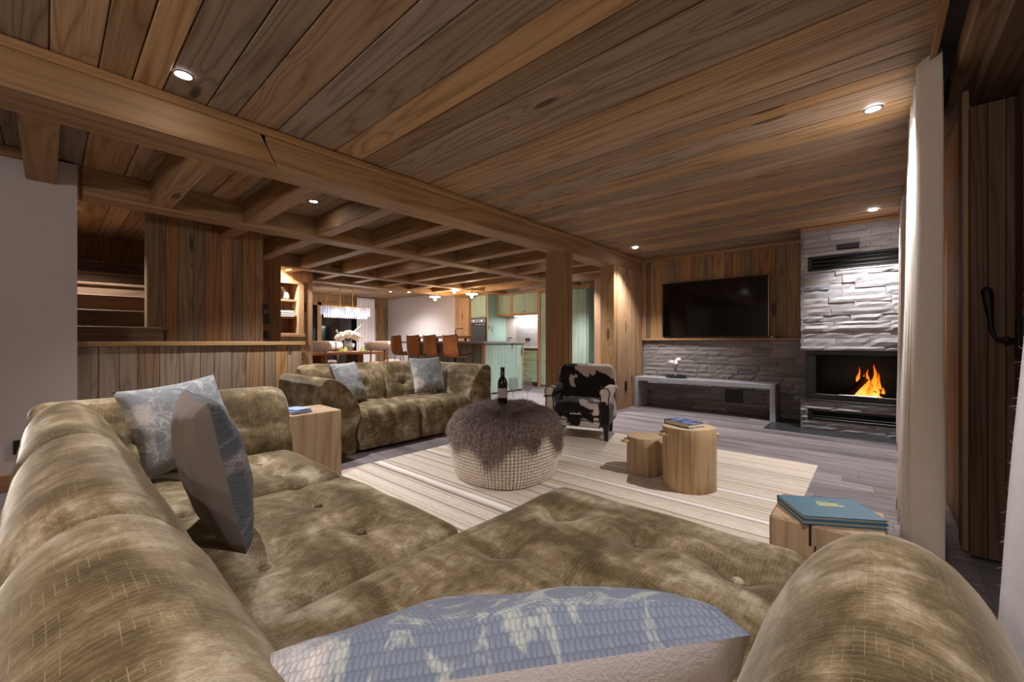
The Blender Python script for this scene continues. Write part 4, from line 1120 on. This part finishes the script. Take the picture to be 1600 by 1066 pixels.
# ================================================================== STAIRS
st = thing('staircase', 'dark oak winder stairs behind the half wall', 'stairs', (-6.0, -.2, 0))
def LS(x, y, z): return (x+6.0, y+.2, z)
zs = 1.015
spec = [(-5.18, .76, 0), (-5.36, .76, 0), (-5.70, .9, 3), (-5.98, .92, 6), (-6.42, .95, 8), (-6.9, 1.0, 5), (-7.25, 1.0, 0)]
for i, (x, ye, rot) in enumerate(spec):
    z = zs+.172*i
    if i in (2, 3, 4, 5): ye -= .0
    dpt = (.14, .06, .25, .38, .40, .35, .28)[i]
    tr = o_('tread', B().box((-dpt-.04, -1.3, -.032), (.0, 0, 0), .006).mesh('tread'), 'stair', st, LS(x+.03, ye+(.03 if i < 2 else 0), z), (0, 0, R(-rot)))
    o_('riser', B().box((-.02, -1.3, -.172), (.0, -.02, -.03)).mesh('riser'), 'stair', tr, (-.02, 0, 0))

# ================================================================== SHELF NICHE
sh = thing('built_in_shelf', 'light wooden shelf niche set into the planked wall', 'shelf', (-7.4, 2.6, 0))
def LN(x, y, z): return (x+7.4, y-2.6, z)
o_('back_panel', B().box(LN(-7.745, 2.28, 1.16), LN(-7.73, 2.93, 2.05)).mesh('back_panel'), 'wall_orange', sh)
o_('side_panel', B().box(LN(-7.73, 2.28, 1.16), LN(-7.4, 2.30, 2.05)).mesh('side_panel'), 'wall_light', sh)
o_('side_panel', B().box(LN(-7.73, 2.83, 1.16), LN(-7.4, 2.92, 2.05)).mesh('side_panel'), 'wall_light', sh)
for z in (1.17, 1.45, 1.74): o_('shelf_board', B().box(LN(-7.73, 2.30, z-.015), LN(-7.42, 2.83, z+.015), .002).mesh('shelf_board'), 'trimy', sh)
for (a, b_) in (((-7.41, 2.28, 2.02), (-7.37, 2.93, 2.07)), ((-7.41, 2.28, 1.12), (-7.36, 2.95, 1.165)), ((-7.41, 2.84, 1.165), (-7.37, 2.93, 2.02))):
    o_('frame_strip', B().box(LN(*a), LN(*b_), .003).mesh('frame_strip'), 'trimz', sh)
o_('lower_box', B().box(LN(-7.74, 2.28, .2), LN(-7.72, 2.93, .87)).mesh('lower_box'), 'wall_orange', sh)
for (a, b_) in (((-7.74, 2.28, .84), (-7.36, 2.95, .885)), ((-7.72, 2.86, .2), (-7.38, 2.925, .84)), ((-7.72, 2.28, .50), (-7.42, 2.86, .525))):
    o_('lower_shelf', B().box(LN(*a), LN(*b_), .003).mesh('lower_shelf'), 'trimy', sh)
fg = thing('figurine', 'small black and silver animal figurine on the top niche shelf', 'figurine', (-7.5, 2.64, 1.756))
o_('figure_body', B().tube(catmull([(0, .05, 0), (0, .055, .06), (0, .035, .13), (0, .0, .19), (0, -.03, .24)], 4), [.05, .052, .052, .05, .048, .046, .044, .042, .04, .037, .034, .031, .028, .024, .02, .016, .012], 12).mesh('figure_body', 'all'), plain('silver glaze', '#9aa0a8', .3, metal=.5), fg)
o_('figure_head', B().ball((0, -.035, .235), (.03, .045, .03)).mesh('figure_head', 'all'), 'black_m', fg)
o_('figure_foot', B().box((-.05, -.02, 0), (.05, .10, .02), .006).mesh('figure_foot'), 'black_m', fg)
for i in range(3):
    book('book', ('bottom white book of the stack in the niche', 'middle white book of the stack in the niche', 'top white book of the stack in the niche')[i], (-7.53, 2.66+.01*i, 1.466+.034*i), 90, .24-.012*i, .30-.01*i, .032, 'white' if i != 1 else plain('blue spine', '#6f86c6', .5), 'white books in the niche')

# ================================================================== KITCHEN
def cabinet_front(parent, lo, hi, n_planks, mat, name='door', knob=None, seed=1):
    """a door or drawer front of boards, facing -y"""
    c = [(a+b)/2 for a, b in zip(lo, hi)]; h = [(b-a)/2 for a, b in zip(lo, hi)]
    b = B()
    for k in range(n_planks):
        x0 = -h[0]+2*h[0]*k/n_planks; b.box((x0+.001, -h[1], -h[2]), (x0+2*h[0]/n_planks-.001, h[1], h[2]), .002)
    off = parent.location
    d = o_(name, b.mesh(name), mat, parent, [p-q for p, q in zip(c, off)])
    if knob:
        o_('knob', B().ball((knob[0], -h[1]-.012, knob[1]), .012, 10, 6).mesh('knob', 'all'), 'iron', d)
    return d
YB = 7.45
bc = thing('base_cabinet', 'sage green drawer cabinet under the grey kitchen counter', 'cabinet', (-6.55, 7.75, 0))
o_('carcass', B().box((-.785, -.26, .08), (.78, .33, .86)).mesh('carcass'), 'trimx', bc)
o_('plinth', B().box((-.785, -.2, 0), (.78, .3, .08)).mesh('plinth'), 'trimx', bc)
for x0, x1 in ((-7.33, -6.58), (-6.54, -5.79)):
    for z0, z1 in ((.10, .33), (.335, .60), (.605, .83)):
        cabinet_front(bc, (x0, YB, z0), (x1, YB+.02, z1), 1, 'green2', 'drawer', (0, .04))
wt = tag(o_('worktop', B().box((-.785, -.33, .862), (.78, .345, .90), .003).mesh('worktop'), mk_stone('grey quartz', ['#9a9698', '#a09c9e']), None, (-6.55, 7.75, 0)), 'pale grey counter along the back kitchen wall', 'worktop')
sb = tag(o_('backsplash', B().box((-6.95, 8.07, .902), (-5.78, 8.098, 1.68), .002).mesh('backsplash'), mk_stone('grey slab', ['#9b999c', '#a3a1a4']), None), 'grey slab backsplash lit by the strip light', 'backsplash')
for i, (x0, x1, lab) in enumerate(((-7.35, -6.87, 'left green wall cabinet above the kettle'), (-6.87, -6.02, 'double door green wall cabinet in the middle'), (-6.02, -5.76, 'narrow green wall cabinet beside the tall cupboard'))):
    wc = thing('wall_cabinet', lab, 'cabinet', ((x0+x1)/2, 7.93, 1.69), 0, 'green wall cabinets')
    w = (x1-x0)/2
    cb = B().box((-w, -.13, 0), (w, .165, .58), .003)
    cb.box((-w, -.165, 0), (w, -.13, .045)); cb.box((-w, -.165, .535), (w, -.13, .58)); cb.box((-w, -.165, .045), (-w+.035, -.13, .535)); cb.box((w-.035, -.165, .045), (w, -.13, .535))
    o_('frame', cb.mesh('frame'), 'trimz', wc)
    nd = 2 if i == 1 else 1
    for k in range(nd):
        a = -w+.037+(2*w-.074)*k/nd; c = -w+.037+(2*w-.074)*(k+1)/nd
        kx = ((c-a)/2-.03)*(1 if (k == 0) else -1)
        if i == 2: kx = -((c-a)/2-.03)
        d = o_('door', B().box((a+.002, -.158, .05), (c-.002, -.135, .53), .002).mesh('door'), 'green', wc)
        o_('knob', B().ball(((a+c)/2+kx, -.168, .09), .011, 10, 6).mesh('knob', 'all'), 'iron', d)
# under-cabinet strip
ls = thing('strip_light', 'white strip light under the green wall cabinets', 'lamp', (-6.4, 7.98, 1.687))
o_('diffuser', B().box((-.55, -.015, -.012), (.65, .015, 0)).mesh('diffuser'), emis('strip light', '#f3f4ff', 6), ls)
ld = bpy.data.lights.new('strip_glow', 'AREA'); ld.shape = 'RECTANGLE'; ld.size = 1.2; ld.size_y = .04; ld.energy = 14; ld.color = (.95, .97, 1)
lo = bpy.data.objects.new('strip_glow', ld); COL.objects.link(lo); lo.parent = ls; lo.location = (.05, 0, -.02)
oc = thing('oven_cabinet', 'tall green oven cupboard with black oven', 'cabinet', (-7.68, 7.7, 0))
o_('carcass', B().box((-.32, -.28, 0), (.32, .4, 2.25)).mesh('carcass'), 'trimz', oc)
o_('side_panel', B().box((.32, -.30, 0), (.335, .4, 2.25)).mesh('side_panel'), 'green', oc)
o_('crown', B().box((-.34, -.32, 2.25), (.36, .4, 2.33), .01).mesh('crown'), 'beamx', oc)
d = o_('door', B().box((-.28, -.305, 1.66), (.27, -.28, 2.22), .002).mesh('door'), 'green', oc)
o_('knob', B().ball((0, -.318, 1.70), .012).mesh('knob', 'all'), 'iron', d)
d = o_('door', B().box((-.28, -.305, .10), (.27, -.28, .98), .002).mesh('door'), 'green', oc)
ov = o_('oven', B().box((-.28, -.31, 1.02), (.27, -.28, 1.64), .003).mesh('oven'), 'black', oc)
o_('oven_handle', B().tube([(-.24, -.335, 1.47), (.23, -.335, 1.47)], .009).mesh('oven_handle', 'all'), 'chrome', ov)
o_('oven_panel', B().box((-.27, -.313, 1.53), (.26, -.309, 1.62)).mesh('oven_panel'), plain('oven panel', '#4a4c6c', .3), ov)
for x in (-.15, .14): o_('oven_knob', B().lathe([(.018, 0), (.018, -.02), (0, -.02)], 14, (x, -.313, 1.575), 1).mesh('oven_knob', True), 'chrome', ov)
tc = thing('tall_cupboard', 'tall green plank cupboard with crown behind the post', 'cupboard', (-5.08, 7.75, 0))
o_('carcass', B().box((-.66, -.30, 0), (.64, .34, 2.16)).mesh('carcass'), 'green', tc)
for k in range(6): o_('plank', B().box((-.60+.2*k, -.325, .06), (-.40+.2*k-.004, -.30, 2.14), .003).mesh('plank'), 'green', tc)
o_('edge_post', B().box((-.68, -.335, 0), (-.60, -.28, 2.2), .004).mesh('edge_post'), 'trimz', tc)
o_('crown', B().add([(-.68, -.33, 2.16), (.66, -.33, 2.16), (.66, .34, 2.16), (-.68, .34, 2.16), (-.72, -.40, 2.24), (.74, -.40, 2.24), (.74, .34, 2.24), (-.72, .34, 2.24)], [(0,3,2,1),(4,5,6,7),(0,1,5,4),(1,2,6,5),(2,3,7,6),(3,0,4,7)]).mesh('crown'), 'beamx', tc)
kt = thing('kettle', 'steel kettle with black handle on the kitchen counter', 'kettle', (-6.95, 7.8, .90))
o_('kettle_body', B().lathe([(0, 0), (.10, 0), (.11, .02), (.105, .08), (.07, .14), (.03, .165), (.012, .17), (.012, .19), (0, .19)], 24).mesh('kettle_body', True), 'chrome', kt)
o_('kettle_handle', B().tube(catmull([(-.09, 0, .10), (-.085, 0, .19), (0, 0, .235), (.085, 0, .20)], 5), .012).mesh('kettle_handle', 'all'), 'black_m', kt)
o_('spout', B().tube([(-.09, 0, .07), (-.14, 0, .13), (-.16, 0, .15)], [.022, .014, .01]).mesh('spout', 'all'), 'chrome', kt)
socket_plate('black double socket on the grey backsplash beside the kettle', (-6.66, 8.062, 1.05), (-6.5, 8.07, 1.13), 1)
# island with raised bar
il = thing('kitchen_island', 'green plank kitchen island with grey top', 'kitchen island', (-7.1, 6.15, 0))
o_('body', B().box((-1.5, -.25, .0), (1.46, .55, 1.0)).mesh('body'), wood('dark island front', ['#6a6456', '#5f5a4e'], 2, 6), il)
for k in range(6): o_('plank', B().box((1.46, -.56+.185*k, .03), (1.485, -.56+.185*k+.183, 1.0), .003).mesh('plank'), 'green', il)
o_('corner_post', B().box((1.41, -.585, 0), (1.495, -.545, 1.0), .003).mesh('corner_post'), 'trimz', il)
o_('corner_post', B().box((1.41, .55, 0), (1.495, .59, 1.0), .003).mesh('corner_post'), 'trimz', il)
o_('grey_top', B().box((-1.55, -.62, 1.0), (1.52, .62, 1.045), .004).mesh('grey_top'), mk_stone('island quartz', ['#aaa6aa', '#b0acb0']), il)
o_('bar_top', B().box((-1.55, -.10, 1.11), (.45, .12, 1.165), .004).mesh('bar_top'), 'table', il)
for x in (-1.4, -.7, .3): o_('bar_support', B().box((x-.02, -.02, 1.045), (x+.02, .02, 1.11)).mesh('bar_support'), 'black', il)
for k in range(5): o_('front_plank', B().box((-1.5+.58*k, -.275, .05), (-1.5+.58*k+.57, -.25, 1.0), .003).mesh('front_plank'), wood('island front board', ['#8f9a86', '#857f6f', '#9aa48f'], 2, 6, fine=0) if k == 0 else bpy.data.materials['island front board'], il)
fc = thing('faucet', 'dark angular kitchen faucet on the island', 'faucet', (-7.45, 6.42, 1.045))
o_('spout', B().tube([(0, 0, 0), (0, 0, .27), (.02, 0, .295), (.25, 0, .30), (.25, 0, .285)], .014).mesh('spout', 'all'), 'black', fc)
o_('lever', B().box((-.015, -.05, .05), (.015, -.01, .065), .003).mesh('lever'), 'black', fc)
# bar stools
bs = thing('bar_stool', 'x', 'bar stool', (0, 0, 0), 0, 'tan leather bar stools at the island')
def shell():
    """bucket seat; front looks to +y"""
    path = catmull([(.22, .74), (.10, .725), (-.06, .72), (-.17, .745), (-.215, .82), (-.235, .95), (-.25, 1.12), (-.255, 1.15)], 4)
    b = B(); m = len(path)
    def P(u, k, th):
        s = 2*u-1; y, z = path[k]; w = .21+.01*math.sin(k/m*3)
        up = min(1, k/(m*.55))
        edge = abs(s)**2.5
        return (s*w*(1-.10*(k/m)**3), y+edge*.10*up*(1 if k > m*.4 else .3)+th*(1 if k > m*.5 else 0), z+edge*.06*(1-up*.6)+(0 if k > m*.5 else -th))
    b.grid(lambda u, w: P(u, round(w*(m-1)), 0), 12, m-1); b.grid(lambda u, w: P(u, round(w*(m-1)), -.014), 12, m-1)
    for u in (0, 1):
        v = []; f = []
        for k in range(m): v += [P(u, k, 0), P(u, k, -.014)]
        b.add(v, [(2*k, 2*k+2, 2*k+3, 2*k+1) for k in range(m-1)])
    for k in (0, m-1):
        v = []
        for i in range(13): v += [P(i/12, k, 0), P(i/12, k, -.014)]
        b.add(v, [(2*i, 2*i+2, 2*i+3, 2*i+1) for i in range(12)])
    rim = [P(0, k, -.007) for k in range(m)]+[P(i/12, m-1, -.007) for i in range(1, 12)]+[P(1, k, -.007) for k in reversed(range(m))]
    return b.mesh('shell', True), rim
me, rim = shell()
o_('shell', me, 'leather', bs)
o_('rim', B().tube(rim, .010, 6).mesh('rim', 'all'), plain('dark leather rim', '#2e1c12', .5), bs)
for sx in (-1, 1):
    for sy in (-1, 1):
        o_('leg', B().tube([(sx*.12, sy*.10-.01, .715), (sx*.21, sy*.19-.01, 0)], .009, 6).mesh('leg', 'all'), 'black', bs)
o_('foot_ring', B().tube([(.185, .165, .26), (-.185, .165, .26), (-.185, -.185, .26), (.185, -.185, .26), (.185, .165, .26)], .008, 6).mesh('foot_ring', 'all'), 'black', bs)
rg = random.Random(4); pts = []
for i in range(900):
    x, y = rg.uniform(-.16, .16), rg.uniform(-.1, .2)
    pts.append(((x, y, .735), Vector((rg.gauss(0, .5), rg.gauss(0.2, .5), 1)), rg.uniform(.02, .045), .2))
fb = B(); strands(fb, pts, rg, .0016, 2); f_ = o_('fur_pad', build_raw(fb, 'fur_pad'), 'fluff', bs); f_['kind'] = 'stuff'
labs = ['tan leather bar stool farthest left along the island', 'second tan leather bar stool from the dining end', 'third tan leather bar stool from the dining end', 'tan leather bar stool nearest the island corner, fur pad showing']
for i, x in enumerate((-8.05, -7.43, -6.83, -6.2)):
    o = bs if i == 0 else copy_tree(bs)
    o.location = (x, 5.35, 0); o['label'] = labs[i]; o.rotation_euler = (0, 0, R((-4, 3, -2, 2)[i]))
# pendants
for i, (x, y, z) in enumerate(((-7.95, 6.2, 2.05), (-7.3, 6.25, 2.17), (-6.65, 6.2, 2.02))):
    pd = thing('pendant_lamp', ('lit glass disc pendant farthest left above the island', 'lit glass disc pendant hanging highest in the middle above the island', 'lit glass disc pendant nearest the oven above the island')[i], 'pendant lamp', (x, y, z), 0, 'glass pendants above the island')
    o_('cord', B().tube([(0, 0, .11), (0, 0, 2.42-z)], .004, 6).mesh('cord'), 'black', pd)
    o_('lamp_holder', B().lathe([(0, .12), (.018, .12), (.02, .07), (.03, .06), (0, .06)], 14).mesh('lamp_holder', True), 'brass', pd)
    n = 32
    o_('glass_disc', B().lathe([(.03, .075), (.08, .07), (.12, .062), (.126, .066), (.12, .070), (.08, .078), (.03, .083)], n).mesh('glass_disc', True), plain('ribbed frosted glass', '#f2ead8', .3, emit='#ffe9cf', es=1.6), pd)
    rb = B()
    for k in range(22):
        a = 2*math.pi*k/22; rb.ball((.122*math.cos(a), .122*math.sin(a), .066), .011, 8, 5)
    o_('scalloped_rim', rb.mesh('scalloped_rim', 'all'), plain('lit glass rim', '#f2ead8', .3, emit='#ffe9cf', es=2.5), pd)
    o_('bulb', B().ball((0, 0, .02), (.034, .034, .042)).mesh('bulb', 'all'), 'bulb', pd)
    ld = bpy.data.lights.new('pendant_glow', 'POINT'); ld.energy = 11; ld.color = (1, .72, .46); ld.shadow_soft_size = .06
    lo = bpy.data.objects.new('pendant_glow', ld); COL.objects.link(lo); lo.parent = pd; lo.location = (0, 0, -.06)

# ================================================================== DINING
dt = thing('dining_table', 'solid wooden dining table under the crystal chandelier', 'table', (-9.95, 4.75, 0))
o_('tabletop', B().box((-.55, -.95, .72), (.55, .95, .785), .006).mesh('tabletop'), 'table', dt)
for y in (-.45, .45): o_('leg', B().box((-.30, y-.08, 0), (.30, y+.08, .72), .006).mesh('leg'), 'table', dt)
o_('stretcher', B().box((-.05, -.40, .2), (.05, .40, .3)).mesh('stretcher'), 'table', dt)
dc = thing('dining_chair', 'x', 'chair', (0, 0, 0), 0, 'shearling dining chairs')
wdm = 'table'
for sx in (-1, 1):
    o_('rear_leg', B().tube([(sx*.17, .22, 0), (sx*.17, .24, .5), (sx*.17, .26, .95)], .02, 8).mesh('rear_leg', 'all'), wdm, dc)
    o_('front_leg', B().tube([(sx*.2, -.2, 0), (sx*.18, -.18, .42)], .02, 8).mesh('front_leg', 'all'), wdm, dc)
o_('seat', B().ball((0, 0, .46), (.27, .27, .085), 22, 12).mesh('seat', 'all'), 'fluff', dc)
o_('backrest', B().tube([(-.27, .20, .93), (-.255, .21, .93), (-.15, .24, .93), (0, .255, .93), (.15, .24, .93), (.255, .21, .93), (.27, .20, .93)], [.06, .095, .11, .112, .11, .095, .06], 16).mesh('backrest', 'all'), 'fluff', dc)
rg = random.Random(6); pts = []
for i in range(2600):
    a = rg.uniform(0, 6.283); x = rg.uniform(-.26, .26); d = Vector((rg.gauss(0, .3), math.cos(a), math.sin(a)))
    pts.append(((x, .255-.75*x*x+.10*math.cos(a), .93+.10*math.sin(a)), d, rg.uniform(.015, .035), .25))
for i in range(2000):
    a = rg.uniform(0, 6.283); r = .26*math.sqrt(rg.random()); z = .46+.08*math.sqrt(max(0, 1-(r/.27)**2))
    pts.append(((r*math.cos(a), r*math.sin(a), z), Vector((math.cos(a)*.6+rg.gauss(0, .4), math.sin(a)*.6+rg.gauss(0, .4), 1)), rg.uniform(.015, .035), .25))
fb = B(); strands(fb, pts, rg, .0022, 2); f_ = o_('shearling', build_raw(fb, 'shearling'), 'fluff', dc); f_['kind'] = 'stuff'
dls = [('shearling dining chair at the left end of the near table side', -9.22, 3.85, 90), ('shearling dining chair at the right of the near table side', -9.2, 5.28, 85), ('shearling dining chair at the right end of the dining table', -9.9, 6.25, 180), ('shearling dining chair on the window side of the table', -10.85, 4.9, -90)]
for i, (lb, x, y, rz) in enumerate(dls):
    o = dc if i == 0 else copy_tree(dc)
    o.location = (x, y, 0); o.rotation_euler = (0, 0, R(rz)); o['label'] = lb
    if rz in (90, 85): o.rotation_euler = (0, 0, R(rz-180))
ch = thing('chandelier', 'long crystal rod chandelier above the dining table', 'chandelier', (-9.95, 4.98, 1.62))
o_('frame', B().box((-.10, -.58, .27), (.10, .58, .285)).mesh('frame'), 'brass', ch)
for y in (-.16, .16): o_('suspension_rod', B().tube([(0, y, .28), (0, y, .79)], .008, 6).mesh('suspension_rod'), 'brass', ch)
o_('ceiling_plate', B().box((-.05, -.25, .77), (.05, .25, .79)).mesh('ceiling_plate'), 'brass', ch)
cm = B().add([(-.013, -.008, .03), (.013, -.008, .03), (.013, .008, .03), (-.013, .008, .03), (-.013, -.008, .22), (.013, -.008, .22), (.013, .008, .22), (-.013, .008, .22), (0, 0, 0)], [(4,5,6,7),(0,1,5,4),(1,2,6,5),(2,3,7,6),(3,0,4,7),(0,8,1),(1,8,2),(2,8,3),(3,8,0)]).mesh('crystal')
cry = N('crystal rod').out('#b9bccb', .08, spec=.8, emit='#f0f0ff', es=.12, alpha=.55)
for ring, (hw_, hl, dz) in enumerate(((.115, .60, .06), (.07, .54, .0))):
    n = 46; per = 4*(hw_+hl)
    for k in range(n):
        s = per*k/n
        if s < 2*hl: p = (hw_, -hl+s, R(90))
        elif s < 2*hl+2*hw_: p = (hw_-(s-2*hl), hl, 0)
        elif s < 4*hl+2*hw_: p = (-hw_, hl-(s-2*hl-2*hw_), R(90))
        else: p = (-hw_+(s-4*hl-2*hw_), -hl, 0)
        o_('crystal', cm, cry, ch, (p[0], p[1], dz), (0, 0, p[2]))
for y in (-.4, -.13, .13, .4):
    ld = bpy.data.lights.new('chandelier_glow', 'POINT'); ld.energy = 9; ld.color = (1, .9, .85); ld.shadow_soft_size = .08
    lo = bpy.data.objects.new('chandelier_glow', ld); COL.objects.link(lo); lo.parent = ch; lo.location = (0, y, -.05)
fv = thing('flower_vase', 'glass vase of white hydrangeas on the dining table', 'vase', (-9.9, 5.0, .786))
o_('vase_glass', B().lathe([(0, 0), (.09, 0), (.10, .02), (.10, .26), (.095, .26), (.095, .02), (0, .01)], 20).mesh('vase_glass', True), 'glass', fv)
hm = flower_mesh(.11, 9, 40)
for i, (x, y, z) in enumerate(((-.02, -.16, .36), (.05, -.04, .40), (-.03, .05, .41), (.02, .16, .37), (.06, .22, .33), (.0, -.22, .32))):
    o_('hydrangea', hm, petal, fv, (x, y, z), (0, 0, i))
for i, (y, z) in enumerate(((-.30, .52), (-.24, .45), (.28, .60), (.34, .66), (.20, .55))):
    b = B().tube([(0, y*.2, .25), (0, y*.7, z*.8), (0, y, z)], .006, 5)
    for k in range(5): b.ball((0.02*(-1)**k, y*(.6+.1*k), z*(.72+.07*k)), (.02, .03, .022), 6, 4)
    o_('sprig', b.mesh('sprig'), plain('grey green sprig', '#8f957d', .7) if i == 0 else bpy.data.materials['grey green sprig'], fv)
for i, y in enumerate((-.36, .40)):
    t = thing('candlestick', ('dark candlestick left of the hydrangeas', 'dark candlestick right of the hydrangeas')[i], 'candlestick', (-9.8, 5.0+y, .786))
    o_('holder', B().lathe([(.05, 0), (.05, .008), (.012, .02), (.01, .2), (.025, .21), (.025, .22), (0, .22)], 14).mesh('holder', True), 'black', t)
    o_('candle', B().lathe([(.013, .22), (.013, .34), (0, .345)], 12).mesh('candle', True), 'white', t)
green_nap = plain('lime napkin', '#b9c24a', .7)
for i, (x, y) in enumerate(((-9.6, 4.15), (-9.6, 4.68), (-9.6, 5.22), (-10.25, 4.3), (-10.25, 5.1))):
    t = thing('plate', ('dinner plate set at the left of the near table side', 'dinner plate set in the middle of the near table side', 'dinner plate set at the right of the near table side', 'dinner plate set at the left of the window side', 'dinner plate set at the right of the window side')[i], 'plate', (x, y, .786), 0, 'plates on the dining table')
    o_('plate_disc', B().lathe([(0, .004), (.08, .004), (.13, .016), (.135, .016), (.09, 0), (0, 0)], 22).mesh('plate_disc', True), 'white', t)
    n = tag(o_('napkin', B().add([(-.05, -.05, 0), (.05, -.05, 0), (.05, .05, 0), (-.05, .05, 0), (0, 0, .12)], [(0,3,2,1),(0,1,4),(1,2,4),(2,3,4),(3,0,4)]).mesh('napkin'), green_nap, None, (x, y, .803)), 'folded lime napkin on the plate '+('at the near left', 'at the near middle', 'at the near right', 'at the window left', 'at the window right')[i], 'napkin', 'napkins on the plates')
    for k, dy in enumerate((.19, .27)):
        wineglass('table_glass', ('wine glass', 'second wine glass')[k]+' beside the plate '+('at the near left', 'at the near middle', 'at the near right', 'at the window left', 'at the window right')[i], (x-.1, y+dy, .786), .95, 'glass', 'glasses on the dining table')
